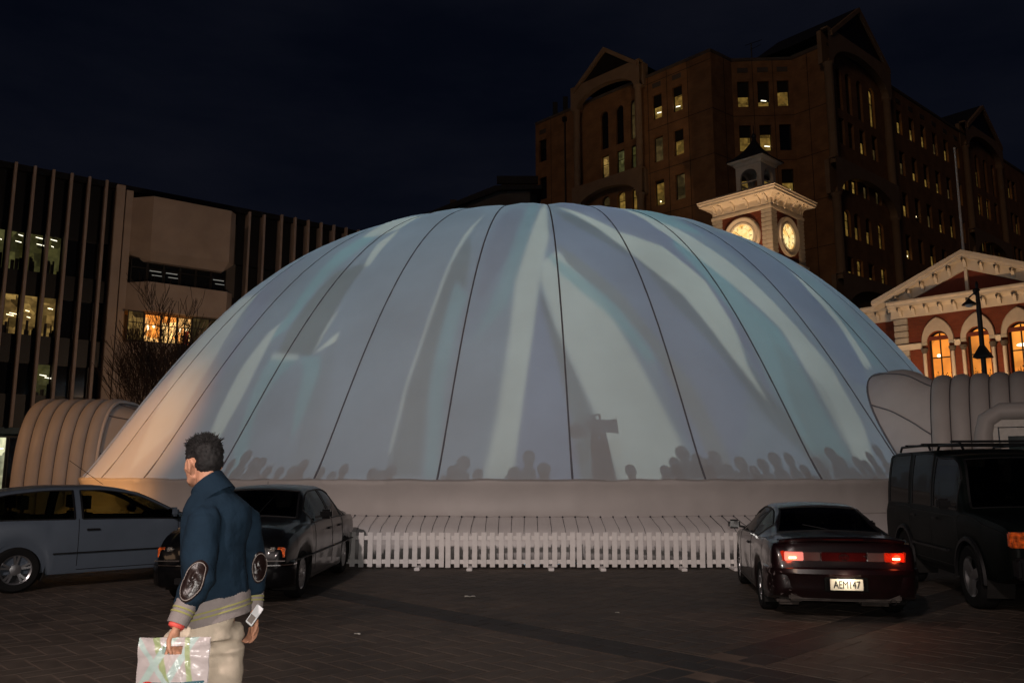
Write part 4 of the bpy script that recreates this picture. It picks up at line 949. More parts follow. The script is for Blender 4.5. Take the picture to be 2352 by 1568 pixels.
# ================================================================ street lamp by the brick building
def street_lamp():
    Y=24.0; b=atY(2282,1085,Y); top=atY(2262,668,Y).z
    t=empty('street_lamp',(b.x,b.y,0),0,'dark street lamp post with a small side lantern in front of the arched windows','street lamp')
    MB().lathe([(.14,0),(.14,.5),(.075,.7),(.065,top-.5),(.05,top)],10).build('pole',M['dark_steel'],t,50)
    z=atY(2262,700,Y).z
    MB().tube([(0,0,z+.28),(-.12,0,z+.34),(-.26,0,z+.22)],.02,6).build('arm',M['dark_steel'],t,50)
    MB().lathe([(.02,z+.2),(.06,z+.14),(.2,z+.02),(.21,z-.0),(.02,z+.02)],14,(-.27,0)).build('lantern_hood',M['dark_steel'],t,50)
    MB().lathe([(.12,z+.0),(.1,z-.05),(.02,z-.07)],12,(-.27,0)).build('lantern_glass',M['white_paint'],t,50)
    m=MB().ball((-.02,0,top+.03),(.12,.05,.05),8,5).ball((-.05,0,z+.42),(.09,.06,.09),8,6).ball((.0,0,z+.6),(.05,.05,.12),6,5); m.build('ornament',M['dark_steel'],t,50)
    zc=atY(2280,812,Y).z; MB().lathe([(.02,zc+.32),(.1,zc+.22),(.30,zc-.08),(.31,zc-.12),(.02,zc-.1)],4).build('lower_hood',M['dark_steel'],t)
street_lamp()
# ================================================================ left office with fins
def finned_office():
    F=Facade((-28.85,45.86),(-20.97,52.02)); root=empty('office_building',F.p,F.rz,'dark modern office building with tall pale vertical fins and concrete bays, left','building')
    H=19.35; T=root
    MB().box(-9,30,1.0,12,0,H).build('core',M['black_cladding'],T)
    MB().box(-9,30,.0,.3,H-.35,H).build('roof_edge',M['black_cladding'],T)
    rr=random.Random(9)
    floors=[(13.15,15.5),(9.4,11.8),(5.95,7.85)]
    # spandrels between window bands
    for z0,z1 in ((15.5,H-.35),(11.8,13.15),(7.85,9.4),(4.1,5.95)):
        for a,b in ((-9,5.36),(13.2,30)): MB().box(a,b,.45,1.0,z0,z1).build('spandrel',M['black_cladding'],T)
    # ground floor shop band
    MB().box(-9,5.3,.3,1,3.75,4.1).build('shop_fascia',M['fascia_blue'],T)
    fins=[k*.97 for k in range(-8,6)]+[13.82,14.85]+[16.1+.99*k for k in range(0,12)]
    for i,x in enumerate(fins):
        m=MB().box(x-.075,x+.075,-.25,.46,4.1 if x<6 else 0,H+.02+(0 if x<13 or x>15.5 else -.25)); m.build('fin',M['fin_paint'],T,bevel=.015)
    for a,b,h in ((5.40,5.90,19.2),(5.96,6.38,18.95)): MB().box(a,b,-.35,.9,0,h).build('pilaster',M['concrete'],T,bevel=.02)
    lit={}
    for i in range(-8,5):
        a,b=i*.97,(i+1)*.97
        for fi,(z0,z1) in enumerate(floors):
            if fi==0: k='g' if i<=1 else 'dark'; k='g' if i==2 else k
            elif fi==1: k='w' if i<=2 else 'dark'
            else: k='g' if i in (-1,-4,2) else 'dark'
            w=window(T,(a+b)/2,z0,.75,z1-z0,kind=k,depth=.5,y=0,frame='frame_dark')
            if k!='dark':
                m=MB(); zz=(z1-z0)
                for q in range(2):
                    x=rr.uniform(-.25,.1); z=zz*(.9-q*.17 if fi==0 else .45+.3*rr.random()); L_=rr.uniform(.12,.42)
                    m.add([(x,.03,z),(x+L_,.03,z-.05),(x+L_,.03,z-.0),(x,.03,z+.04)],[(0,1,2,3)])
                m.build('ceiling_light',M['tube_light' if fi!=1 else 'warm_bulb'],w)
                m=MB(); 
                for q in range(5):
                    x=rr.uniform(-.34,.25); h=rr.uniform(.2,.9); m.box(x,x+rr.uniform(.05,.2),.035,.05,.06,h*zz*.45)
                m.build('furniture',M['black_plastic'],w)
    for x,z in ((.45,7.2),(1.5,7.5)): pass
    # shop level
    for i in range(-9,6):
        a=i*.97
        w=window(T,a+.48,.4,.9,3.2,kind='s' if i<1 else 'dark',depth=.35,y=.1)
        if i<1: MB().box(-.3,.3,.03,.04,2.5,2.56).build('ceiling_light',M['tube_light'],w)
    MB().box(-9,5.3,.2,1,0,.4).build('plinth',M['concrete_dark'],T)
    for i in range(13,27):
        pass
    # concrete bays between the pilasters and the right range
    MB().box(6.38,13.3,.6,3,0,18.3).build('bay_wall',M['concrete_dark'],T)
    def octo(z0,z1,bev,out=1.5,x0=6.15,x1=12.62,c0=1.15,c1=.5):
        P=lambda s,o: [(x0+s,.6),(x0+s*1.2,-.1+s*.4),(x0+c0+s*.3,-out+s),(x1-c1-s*.3,-out+s),(x1-s*1.2,-out+.55+s*.5),(x1-s,.6)]
        rows=[[(x,y,z) for x,y in P(s,0)] for z,s in ((z0,bev),(z0+bev*1.0,0),(z1,0))]
        m=MB(); m.grid(rows,True,True); return m
    m=octo(14.5,18.5,.55); m.f=[f[::-1] for f in m.f]; m.build('concrete_bay',M['concrete'],T)
    m=octo(11.3,13.1,.001); m.f=[f[::-1] for f in m.f]; m.build('concrete_bay',M['concrete'],T)
    m=octo(4.6,9.4,.001); m.f=[f[::-1] for f in m.f]; m.build('concrete_bay',M['concrete'],T)
    # recessed glazing between the bays: dark above, lit below
    for i in range(6):
        x=6.95+.98*i; w=window(T,x,13.12,.96,1.6,kind='dark',depth=.0,y=-.55,frame='frame_dark',tr=1)
        if i in (1,2,5): MB().box(-.35,.35,.03,.04,.85,.9).box(-.2,.4,.03,.04,.6,.64).build('ceiling_light',M['dim_tube'],w)
    kinds=['room_green','b','b','b','d','d']
    xs=[6.4,7.35,8.35,9.3,10.2,11.3,12.3]
    for i in range(6):
        k=kinds[i]; w=window(T,(xs[i]+xs[i+1])/2,9.45,xs[i+1]-xs[i],1.75 if 0<i<4 else 1.85,kind={'room_green':'w'}.get(k,k),depth=0,y=-1.0,frame='frame_dark',tr=1,mull=1 if i in(2,3) else 0)
        if i in (1,3): MB().ball((0.1,.03,1.0),(.09,.01,.09),8,5).ball((-.25,.03,.9),(.06,.01,.16),8,5).build('lamp',M['warm_bulb'],w)
        if i==3: MB().box(.0,.3,.03,.05,.07,.9).build('curtain',M['curtain_red'],w)
    m=MB().box(6.3,12.6,-.95,.55,11.26,11.29); m.build('soffit',M['soffit_amber'],T)
mat('fascia_blue',(.02,.06,.08),.5); emis('dim_tube',(.8,.85,.8),.16); mat('curtain_red',(.4,.05,.02),.8,emit=(.6,.06,.01),estr=.5); mat('soffit_amber',(.5,.3,.12),.8)
finned_office()
# ================================================================ dark roof behind the dome
def far_building():
    Y=62.0
    a=atY(975,493,Y); b=atY(1155,440,Y); c=atY(1222,396,Y)
    t=empty('roofed_building',(a.x,Y,0),0,'low dark building with a sloping roof behind the top of the dome','building')
    o=Vector((a.x,Y,0))
    x1=b.x-a.x; x2=c.x-a.x+.4
    MB().prism([(0,0,a.z-.25),(x1*.95,0,b.z+.1),(x1*1.35,0,b.z+.2),(x1*1.35,0,0),(0,0,0)],(0,9,0)).build('wall',M['concrete_dark'],t)
    MB().prism([(-.3,-.4,a.z-.2),(x1*.9,-.4,b.z+.35),(x1*1.5,-.4,b.z+.4),(x1*1.5,-.4,b.z+.1),(x1*.95,-.4,b.z+.0),(-.2,-.4,a.z-.55)],(0,9.6,0)).build('roof',M['slate'],t)
    MB().box(x1*.98,x2,1,8,0,c.z).build('stair_tower',M['stair_brick'],t)
    MB().box(x1*.92,x2+.1,.9,1.1,c.z-.6,c.z+.05).build('parapet',M['slate'],t)
    for x,z in ((x1*.3,a.z+1.0),(x1*.55,b.z-.5)): MB().box(x,x+.5,2,2.5,z-1,z+.9).build('chimney',M['concrete_dark'],t)
mat('stair_brick',(.06,.04,.03),.9)  # even dark brown brick of the stair tower
far_building()
# ================================================================ bare tree
def bare_tree():
    Y=34.0; base=atY(372,1000,Y); t=empty('bare_tree',(base.x,Y,0),0,'leafless winter tree in front of the concrete office bays','tree')
    rr=random.Random(21); topz=atY(380,640,Y).z
    tr=MB(); tw=MB(); br=MB()
    def grow(p,d,r,L,lev,mb):
        n=4; pts=[p]; rs=[r]; q=p.copy(); dd=d.copy()
        for i in range(n):
            dd=(dd+Vector((rr.uniform(-.12,.12),rr.uniform(-.12,.12),.07))).normalized(); q=q+dd*L/n; pts.append(q.copy()); rs.append(max(.011,r*(1-.62*(i+1)/n)))
        mb.tube(pts,rs,6 if lev<2 else 4 if lev<3 else 3,cap=False)
        if lev<4:
            k=[9,6,5,4,3][lev]
            for i in range(k):
                f=rr.uniform(.3,1); idx=min(n-1,int(f*n)); s=pts[idx].lerp(pts[idx+1],f*n-idx); a=rr.uniform(0,2*PI); sp=rr.uniform(.3,.65) if lev else rr.uniform(.35,.8)
                nd=(dd*1.0+Vector((math.cos(a),math.sin(a)*.8,.15))*sp*1.1).normalized()
                grow(s,nd,rs[idx]*.5,L*rr.uniform(.55,.8),lev+1,br if lev<1 else tw)
    tr.tube([(0,0,0),(.03,0,.8),(0,0,1.9)],[.17,.13,.11],9)
    for i in range(6):
        a=2*PI*i/6+rr.uniform(-.3,.3); grow(Vector((0,0,1.3+.13*i)),Vector((math.cos(a)*.55,math.sin(a)*.5,1)).normalized(),.065,3.3,1,br)
    grow(Vector((0,0,1.9)),Vector((.02,0,1)),.09,3.6,0,br)
    s=topz/max(v[2] for v in tw.v)
    for mb in (tr,br,tw): mb.v=[(x*s*1.0,y*s*.9,z*s) for x,y,z in mb.v]
    tr.build('trunk',M['bark'],t,60); br.build('branches',M['bark'],t); o=tw.build('twigs',M['bark'],t); o['kind']='stuff'
    print('TREE',len(tw.f),max(v[2] for v in tw.v),min(v[0] for v in tw.v),max(v[0] for v in tw.v),topz)
bare_tree()
# ================================================================ cars
def pchip(xs,ys):
    xs=list(map(float,xs)); ys=list(map(float,ys)); n=len(xs); h=[xs[i+1]-xs[i] for i in range(n-1)]; d=[(ys[i+1]-ys[i])/h[i] for i in range(n-1)]
    m=[d[0]]+[0 if d[i-1]*d[i]<=0 else 2*d[i-1]*d[i]/(d[i-1]+d[i]) for i in range(1,n-1)]+[d[-1]]
    def f(x):
        if x<=xs[0]: return ys[0]
        if x>=xs[-1]: return ys[-1]
        i=0
        while x>xs[i+1]: i+=1
        t=(x-xs[i])/h[i]; t2=t*t; t3=t2*t
        return (2*t3-3*t2+1)*ys[i]+(t3-2*t2+t)*h[i]*m[i]+(-2*t3+3*t2)*ys[i+1]+(t3-t2)*h[i]*m[i+1]
    return f
def cv(s): 
    p=[tuple(map(float,q.split(':'))) for q in s.split()]; return pchip([a for a,_ in p],[b for _,b in p])
def glass_mat(name,tint,rough=.02):
    m=bpy.data.materials.new(name); m.use_nodes=True; n=m.node_tree.nodes; l=m.node_tree.links; n.remove(n['Principled BSDF']); out=n['Material Output']
    tr=n.new('ShaderNodeBsdfTransparent'); tr.inputs[0].default_value=(*tint,1); gl=n.new('ShaderNodeBsdfGlossy'); gl.inputs['Roughness'].default_value=rough; gl.inputs[0].default_value=(.9,.9,.9,1)
    fr=n.new('ShaderNodeFresnel'); fr.inputs[0].default_value=1.5; mx=n.new('ShaderNodeMixShader'); fm=n.new('ShaderNodeMath'); fm.operation='MULTIPLY'; fm.inputs[1].default_value=.55; l.new(fr.outputs[0],fm.inputs[0]); l.new(fm.outputs[0],mx.inputs[0]); l.new(tr.outputs[0],mx.inputs[1]); l.new(gl.outputs[0],mx.inputs[2])
    nz=n.new('ShaderNodeTexNoise'); nz.inputs['Scale'].default_value=3; bp=n.new('ShaderNodeBump'); bp.inputs['Strength'].default_value=.02; l.new(nz.outputs[0],bp.inputs['Height']); l.new(bp.outputs[0],gl.inputs['Normal'])
    l.new(mx.outputs[0],out.inputs[0]); M[name]=m
glass_mat('glass_clear',(.27,.29,.20)); glass_mat('glass_tint',(.10,.10,.09)); 
mat('paint_black',(.004,.004,.0045),.3,var=.3,scale=8,spec=.15,coat=.35,bump=.03,bscale=300)
mat('paint_red',(.007,.0018,.0024),.3,var=.2,scale=9,coat=.7,bump=.04,bscale=200)
mat('paint_silver',(.085,.108,.14),.42,metal=.1,var=.07,scale=3,coat=.3,bump=.05,bscale=200)
mat('paint_green',(.003,.005,.0045),.5,var=.3,scale=4,coat=.0,spec=.10,bump=.05,bscale=150)
mat('interior',(.014,.013,.012),.9); mat('seat_cloth',(.02,.02,.02),.9)
mat('lens_red',(.20,.008,.004),.1,spec=.7,coat=.8); mat('lens_orange',(.55,.09,.01),.12,coat=1,var=.75,scale=26,bump=1,bscale=60,emit=(1,.12,.01),estr=.05)
mat('lens_clear',(.42,.42,.40),.1,metal=.75,var=.35,scale=34,bump=.8,bscale=45,coat=1)
mat('lens_white',(.10,.06,.055),.12,coat=.8); emis('tail_glow',(1,.05,.01),.5); emis('tail_hot',(1,.45,.16),11.0); mat('plate',(.80,.74,.60),.8,spec=.2,var=.03)
mat('plate_black',(.008,.008,.008),.95,spec=0); mat('dirt',(.06,.05,.045),.95,var=.4,scale=10)
def add_scuffs():
    m=M['paint_red']; n=m.node_tree.nodes; l=m.node_tree.links; b=n['Principled BSDF']; tc=n.new('ShaderNodeTexCoord'); mp=n.new('ShaderNodeMapping'); mp.inputs['Scale'].default_value=(2.2,1,1)
    l.new(tc.outputs['Object'],mp.inputs[0]); nz=n.new('ShaderNodeTexNoise'); nz.inputs['Scale'].default_value=7; nz.inputs['Detail'].default_value=9; nz.inputs['Distortion'].default_value=1.6; l.new(mp.outputs[0],nz.inputs[0])
    d=n.new('ShaderNodeVectorMath'); d.operation='DISTANCE'; d.inputs[1].default_value=(.42,.84,.52); l.new(tc.outputs['Object'],d.inputs[0])
    mr=n.new('ShaderNodeMapRange'); mr.inputs['From Min'].default_value=.15; mr.inputs['From Max'].default_value=.5; mr.inputs['To Min'].default_value=.10; mr.inputs['To Max'].default_value=-.14; l.new(d.outputs['Value'],mr.inputs[0])
    ad=n.new('ShaderNodeMath'); l.new(nz.outputs[0],ad.inputs[0]); l.new(mr.outputs[0],ad.inputs[1]); st=n.new('ShaderNodeMapRange'); st.inputs['From Min'].default_value=.545; st.inputs['From Max'].default_value=.59; l.new(ad.outputs[0],st.inputs[0])
    src=b.inputs['Base Color'].links[0].from_socket; mx=n.new('ShaderNodeMix'); mx.data_type='RGBA'; l.new(st.outputs[0],mx.inputs[0]); l.new(src,mx.inputs[6]); mx.inputs[7].default_value=(.16,.13,.13,1); l.new(mx.outputs[2],b.inputs['Base Color'])
add_scuffs()
def wheel(root,x,y,r,w,style,side):
    f=empty('wheel',(0,0,0)); f.parent=root; f.location=(x,y,r)
    bpy.data.objects.remove(f)
    rr=r*.64
    prof=[(rr,-w/2+.01),(rr+.02,-w/2),(r-.03,-w/2),(r-.006,-w/2+.025),(r,-w/2+.05),(r,w/2-.05),(r-.006,w/2-.025),(r-.03,w/2),(rr+.02,w/2),(rr,w/2-.01)]
    rows=[[(q*math.cos(2*PI*k/36),z,q*math.sin(2*PI*k/36)) for k in range(36)] for q,z in prof]
    ty=MB().grid(rows,True).build('wheel',M['rubber'],root,40,loc=(x,y,r))
    s=side; yo=s*(w/2-.015); m=MB()
    m.grid([[(q*math.cos(2*PI*k/36),yy,q*math.sin(2*PI*k/36)) for k in range(36)] for q,yy in ((rr+.004,yo+s*.004),(rr-.02,yo-s*.01),(rr-.03,yo-s*.08),(rr-.03,yo-s*.13))],True)
    n={'five':5,'six':6,'disc':16,'tri':3}[style]
    for k in range(n):
        a=2*PI*k/n+.3; c,q=math.cos(a),math.sin(a)
        if style=='five':
            for da in(-.16,.16): m.bar((.04*c,yo-s*.03,.04*q),((rr-.01)*math.cos(a+da),yo-s*.012,(rr-.01)*math.sin(a+da)),.028,.03,(0,1,0))
        elif style=='tri': m.bar((.03*c,yo-s*.02,.03*q),((rr-.01)*c,yo-s*.01,(rr-.01)*q),.11,.035,(0,1,0))
        else: m.bar((.05*c,yo-s*.02,.05*q),((rr-.01)*c,yo-s*.012,(rr-.01)*q),.035 if style=='disc' else .05,.025,(0,1,0))
    m.grid([[(q*math.cos(2*PI*k/20),yy,q*math.sin(2*PI*k/20)) for k in range(20)] for q,yy in ((.075,yo-s*.04),(.07,yo-s*.008),(.02,yo),(.001,yo))],True)
    m.build('rim',M['alloy'],ty,40)
    MB().add([( (rr-.02)*math.cos(2*PI*k/24),yo-s*.1,(rr-.02)*math.sin(2*PI*k/24)) for k in range(24)],[tuple(range(24))]).build('brake_disc',M['dark_steel'],ty)
class Car:
    def __init__(s,name,label,cat,L,zr,zb,w,wr,zs,ax,wr_,paint,origin,ang,glass,screen,rear,sides,tw=.2,style='five',track=.1,crown=.04,boxy=.0,arch_f=1.16,group=None):
        s.L=L; s.zr,s.zb,s.w,s.wr,s.zs=map(cv,(zr,zb,w,wr,zs)); s.ax=ax; s.r=wr_; s.crown=crown; s.boxy=boxy; s.af=arch_f
        h=Vector((math.cos(ang),math.sin(ang),0)); loc=Vector((origin[0],origin[1],0))-h*ax[0]
        s.root=empty(name,loc,ang,label,cat,group); s.paint=M[paint]
        X=set(); x=0
        while x<L: X.add(round(x,3)); x+=.06
        for a in ax:
            for k in range(-12,13): X.add(round(a+wr_*s.af*math.sin(PI/2*k/12),3))
        for q in (0,.012,.03,.06,.1,L-.1,L-.06,L-.03,L-.012,L,screen[0],screen[1],rear[0],rear[1]): X.add(round(q,3))
        for a,b,_ in sides: X.add(a); X.add(b)
        X=sorted(X); Y=[X[0]]
        for q in X[1:]:
            if q-Y[-1]>.006: Y.append(q)
        s.X=Y
        loops=[s.loop(x) for x in Y]; n=len(loops[0]); H=n//2
        vs=[]; 
        for x,lp in zip(Y,loops): vs+=[(x,y,z) for y,z in lp]
        groups={}
        nr=s.NR
        for i in range(len(Y)-1):
            xc=(Y[i]+Y[i+1])/2
            for j in range(n):
                k=(j+1)%n
                jj=j if j<nr-1 else (n-1-j) # row interval index on either side
                jj=min(jj,nr-1)
                side=1 if j<nr-1 else -1
                f=(i*n+j,(i+1)*n+j,(i+1)*n+k,i*n+k)
                g='body'
                tall=s.zr(xc)-s.zb(xc)
                if 8<=jj<=11:
                    for a,b,nm in sides:
                        if a<xc<b and tall>.10: g=(nm,side); break
                if jj>=14 and screen[0]<xc<screen[1]: g=('windscreen',0)
                if jj>=14 and rear[0]<xc<rear[1]: g=('rear_window',0)
                groups.setdefault(g,[]).append(f)
        caps=[tuple(range(n)),tuple((len(Y)-1)*n+q for q in range(n-1,-1,-1))]
        s.parts={}
        for g,fs in groups.items():
            if g=='body': fs=fs+caps
            used=sorted({q for f in fs for q in f}); mp={q:i for i,q in enumerate(used)}
            me=bpy.data.meshes.new(g if g=='body' else g[0]); me.from_pydata([vs[q] for q in used],[],[tuple(mp[q] for q in f)[::-1] for f in fs]); 
            for p in me.polygons: p.use_smooth=True
            me.set_sharp_from_angle(angle=R(38)); me.materials.append(s.paint if g=='body' else M[glass]); me.validate()
            o=inst(g if g=='body' else g[0],me,s.root); s.parts[g]=o
            if g!='body':   # rubber seal round the glass
                edges={}
                for f in fs:
                    for a,b in zip(f,f[1:]+f[:1]): e=(min(a,b),max(a,b)); edges[e]=edges.get(e,0)+1
                m=MB(); c=Vector((L/2,0,.8))
                for (a,b),cnt in edges.items():
                    if cnt==1: 
                        A=Vector(vs[a]);B=Vector(vs[b])
                        if (A-B).length>.002: m.bar(A,B,.026,.016)
                m.build('seal',M['black_plastic'],o)
        # wheels and wells
        for a in ax:
            for sd in (1,-1):
                wheel(s.root,a,sd*(s.w(a)-track),wr_,tw,style,sd)
                rows=[[(a+q*math.cos(t),sd*(s.w(a)-.02-.30*d),wr_+q*math.sin(t)) for t in [-.5+ (PI+1)*k/16 for k in range(17)]] for q,d in ((wr_*s.af,0),(wr_*s.af,1),(.05,1))]
                MB().grid(rows).build('wheel_well',M['interior'],s.root)
        # cabin
        x0=rear[1]-.1 if rear[1]>.5 else rear[1]+.1; x1=screen[1]-.25
        m=MB(); m.box(x0,x1,-s.w(2)*.86,s.w(2)*.86,.3,.42); m.box(x1-.05,x1+.15,-s.w(2)*.8,s.w(2)*.8,.42,s.zb(x1)-.02); m.box(min(rear[0],x0)-.0,x0+.1,-s.w(1)*.75,s.w(1)*.75,.42,s.zb(x0)-.04)
        for sd in (-1,1): m.box(x0,x1,sd*s.w(2)*.86-.02,sd*s.w(2)*.86+.02,.3,s.zb(2)-.04)
        m.build('cabin_floor',M['interior'],s.root)
        sx=screen[0]-.65 if screen[0]<screen[1] else 1.9
        for xx,yy in ((sx,.36),(sx,-.36),(sx-.82,.38),(sx-.82,-.38)):
            m=MB(); zt=min(s.zb(xx)+.08,s.zr(xx)-.36)
            if zt<.62: continue
            m.box(xx-.10,xx+.05,yy-.24,yy+.24,.5,zt); m.box(xx,xx+.5,yy-.24,yy+.24,.4,.55)
            st=m.build('seat',M['seat_cloth'],s.root,bevel=.04); m=MB().box(xx-.10,xx+.0,yy-.13,yy+.13,zt+.05,zt+.24); m.box(xx-.06,xx-.04,yy-.06,yy-.05,zt,zt+.06).box(xx-.06,xx-.04,yy+.05,yy+.06,zt,zt+.06); m.build('headrest',M['seat_cloth'],st,bevel=.03)
        MB().lathe([(.001,0),(.02,0)],6).build('x',None) if 0 else None
    NR=20
    def half(s,x):
        zr,zb,w,wr=s.zr(x),s.zb(x),s.w(x),s.wr(x); zs=s.zs(x); za=zs
        for a in s.ax:
            d=abs(x-a); ra=s.r*s.af
            if d<ra: za=max(za,s.r+math.sqrt(ra*ra-d*d))
        za=min(za,zb-.10)
        P=[(0,zs+.04 if za<=zs+.01 else zs+.04),(w*.90,max(zs,min(za,zs+.04)) if za>zs else zs),(w*.985,za+.012),(w,za+(zb-za)*.12+.02)]
        for q,k in ((.35,1.006),(.6,1.008),(.82,.998),(.95,.978)): P.append((w*k,za+.02+(zb-za-.02)*q))
        sh=w*(.955+.01*s.boxy)
        P.append((sh,zb+.004))                               # row 8: base of the side glass
        ze=zr-s.crown-.035; ze=max(ze,zb+.012); t=max(0,min(1,(ze-zb)/.45))
        for q in (.25,.5,.75): 
            bul=.018*math.sin(PI*q)*t; P.append((sh+(wr-sh)*q+bul,zb+(ze-zb)*q))
        P.append((wr,ze)); P.append((wr-.025,ze+(zr-ze)*.38)); P.append((wr-.07,ze+(zr-ze)*.62))
        for q in (.8,.6,.4,.2): P.append(((wr-.07)*q,ze+(zr-ze)*(.62+.38*(1-q*q)))) 
        P.append((0,zr))
        return P
    def loop(s,x):
        P=s.half(x); s.NR=len(P); return P+[(-y,z) for y,z in P[-2:0:-1]]
    def pt(s,x,row,side=1,off=0):
        P=s.half(x); i=int(row); f=row-i; a=P[i]; b=P[min(i+1,len(P)-1)]; y=a[0]+(b[0]-a[0])*f; z=a[1]+(b[1]-a[1])*f
        return Vector((x,side*(y+off),z))
    def line(s,x,side,r0=3,r1=8,name='shut_line',w=.007,dx=0):
        m=MB(); pts=[s.pt(x+dx*(q/10),r0+(r1-r0)*q/10,side,.0015) for q in range(11)]
        for a,b in zip(pts,pts[1:]): m.bar(a,b,w,.004,(0,1,0))
        return m.build(name,M['black_plastic'],s.root)
    def hline(s,x0,x1,row,side,w=.008,name='shut_line',mt='black_plastic',off=.0015,h=None,z=None):
        m=MB(); n=24; pts=[]
        for k in range(n+1):
            x=x0+(x1-x0)*k/n
            if z is not None:
                P=s.half(x); yy=max(p[0] for p in P if abs(p[1]-z)<.2) if any(abs(p[1]-z)<.2 for p in P) else s.w(x); p=Vector((x,side*(yy+off),z))
            else: p=s.pt(x,row,side,off)
            pts.append(p)
        for a,b in zip(pts,pts[1:]): m.bar(a,b,h or w,w,(0,0,1))
        return m.build(name,M[mt],s.root)
    def handle(s,x,z,side,mt='black_plastic',parent=None):
        y=side*(s.w(x)*1.0+.012); MB().box(x-.09,x+.09,y-.016,y+.016,z-.015,z+.015).build('handle',M[mt],parent or s.root,bevel=.008)
    def mirror(s,x,side,mt,zo=.06):
        y=side*(s.w(x)*.965); z=s.zb(x)+zo; m=MB(); m.box(x-.05,x+.06,y+side*.05 if side>0 else y-.22,y+.22 if side>0 else y-.05,z-.02,z+.11)
        o=m.build('mirror',M[mt],s.root,bevel=.03); m=MB(); m.bar((x,y-side*.02,z),(x,y+side*.08,z+.02),.05,.03); m.build('mirror_arm',M['black_plastic'],o)
        MB().box(x-.056,x-.051,min(y+side*.07,y+side*.2),max(y+side*.07,y+side*.2),z,z+.09).build('mirror_glass',M['chrome'],o)
# ---- black saloon facing the camera
def saloon():
    c=Car('saloon_car','black four door saloon car parked facing the camera behind the walking man','car',4.47,
     '0:.62 .02:.86 .08:.97 .75:1.0 .95:1.08 1.45:1.37 1.95:1.425 2.45:1.415 2.75:1.37 3.42:1.005 3.6:.975 4.0:.92 4.3:.83 4.42:.76 4.45:.68 4.47:.60',
     '0:.50 .03:.74 .1:.87 1:.92 2.5:.93 3.4:.91 4.0:.84 4.3:.75 4.42:.68 4.45:.60 4.47:.50',
     '0:.66 .03:.74 .12:.79 .5:.83 1.2:.85 3.4:.85 4.0:.83 4.25:.81 4.38:.78 4.44:.74 4.47:.66',
     '0:.5 .05:.66 .7:.70 1.0:.66 1.45:.575 2.6:.575 3.0:.63 3.42:.70 4.2:.68 4.42:.62 4.47:.50',
     '0:.32 .1:.24 .6:.19 3.9:.19 4.3:.22 4.47:.30',(1.0,3.67),.31,'paint_black',(-3.55,13.78),R(-90),'glass_tint',(2.78,3.36),(.85,1.38),
     [(1.02,1.28,'quarter_window'),(1.34,2.02,'side_window'),(2.10,3.12,'side_window')],style='disc',track=.12)
    L=c.L; r=c.root
    for s in (1,-1):
        for x in (1.33,2.06,3.12): c.line(x,s)
        c.hline(1.2,3.2,2.4,s)
        c.handle(1.55,.80,s); c.handle(2.28,.80,s)
        c.hline(.45,4.2,0,s,.012,'rub_strip','black_plastic',.004,.05,z=.52)
        hl=MB(); y0,y1=sorted((s*.40,s*.67)); hl.box(L-.20,L-.035,y0,y1,.555,.70); hl.build('headlight',M['lens_clear'],r,bevel=.015)
        y0,y1=sorted((s*.675,s*.775)); m=MB(); m.prism([(L-.05,y,z) for y,z in ((y0,.56),(y1,.57),(y1,.695),(y0,.70))] if s>0 else [(L-.05,y,z) for y,z in ((y0,.57),(y1,.56),(y1,.70),(y0,.695))],(-.16,0,0)); m.build('indicator',M['lens_orange'],r,bevel=.012)
        y0,y1=sorted((s*.39,s*.79)); MB().box(L-.03,L-.0,y0,y1,.535,.548).build('trim_strip',M['chrome'],r)
    c.mirror(2.98,1,'paint_black'); c.mirror(2.98,-1,'paint_black')
    m=MB(); m.box(L-.06,L-.01,-.34,.34,.56,.57).box(L-.06,L-.01,-.34,.34,.735,.75)
    for s in (-1,1): m.box(L-.06,L-.01,s*.345-.008,s*.345+.008,.56,.75)
    g=m.build('grille',M['chrome'],r,bevel=.004); m=MB()
    for k in range(6): m.box(L-.045,L-.02,-.33,.33,.585+.026*k,.592+.026*k)
    m.box(L-.05,L-.015,-.006,.006,.57,.735); m.build('slat',M['chrome'],g); MB().box(L-.055,L-.05,-.335,.335,.57,.735).build('mesh_back',M['black_plastic'],g)
    # bumper
    P=[(L-.30,.865),(L-.16,.86),(L-.02,.74),(L+.055,.5),(L+.075,0),(L+.055,-.5),(L-.02,-.74),(L-.16,-.86),(L-.30,-.865)]
    rows=[[(x-i,y*(1-j),z) for x,y in P] for z,i,j in ((.22,.06,.03),(.25,.02,.01),(.44,.0,0),(.50,.02,.005),(.53,.07,.02))]
    m=MB().grid(rows); m.build('bumper',M['paint_black'],r,50)
    m=MB(); 
    for a,b in zip(P,P[1:]): m.bar((a[0]+.004,a[1],.49),(b[0]+.004,b[1],.49),.012,.014)
    m.build('bumper_strip',M['chrome'],r)
    MB().box(L+.03,L+.085,-.5,.5,.27,.35).build('air_intake',M['black_plastic'],r,bevel=.01)
    MB().box(L+.075,L+.088,-.18,.18,.37,.47).build('number_plate',M['plate'],r,bevel=.003)
    MB().box(2.9,2.905,.1,.32,1.15,1.18) 
    MB().bar((3.18,-.32,1.045),(3.14,-.45,1.06),.03,.008).build('parking_label',M['plate'],r)
    w=MB().tube([(3.40,.1,1.02),(3.1,.16,1.18),(2.98,.2,1.25)],.007,5); w.build('wiper',M['black_plastic'],r)
    MB().box(2.72,2.78,-.11,.11,1.27,1.33).build('interior_mirror',M['seat_cloth'],r,bevel=.01)
    MB().tube([(.45,-.62,.98),(.45,-.62,1.45)],.004,5).tube([(.45,-.62,.96),(.45,-.62,1.02)],.02,6).build('aerial',M['black_plastic'],r)
saloon()
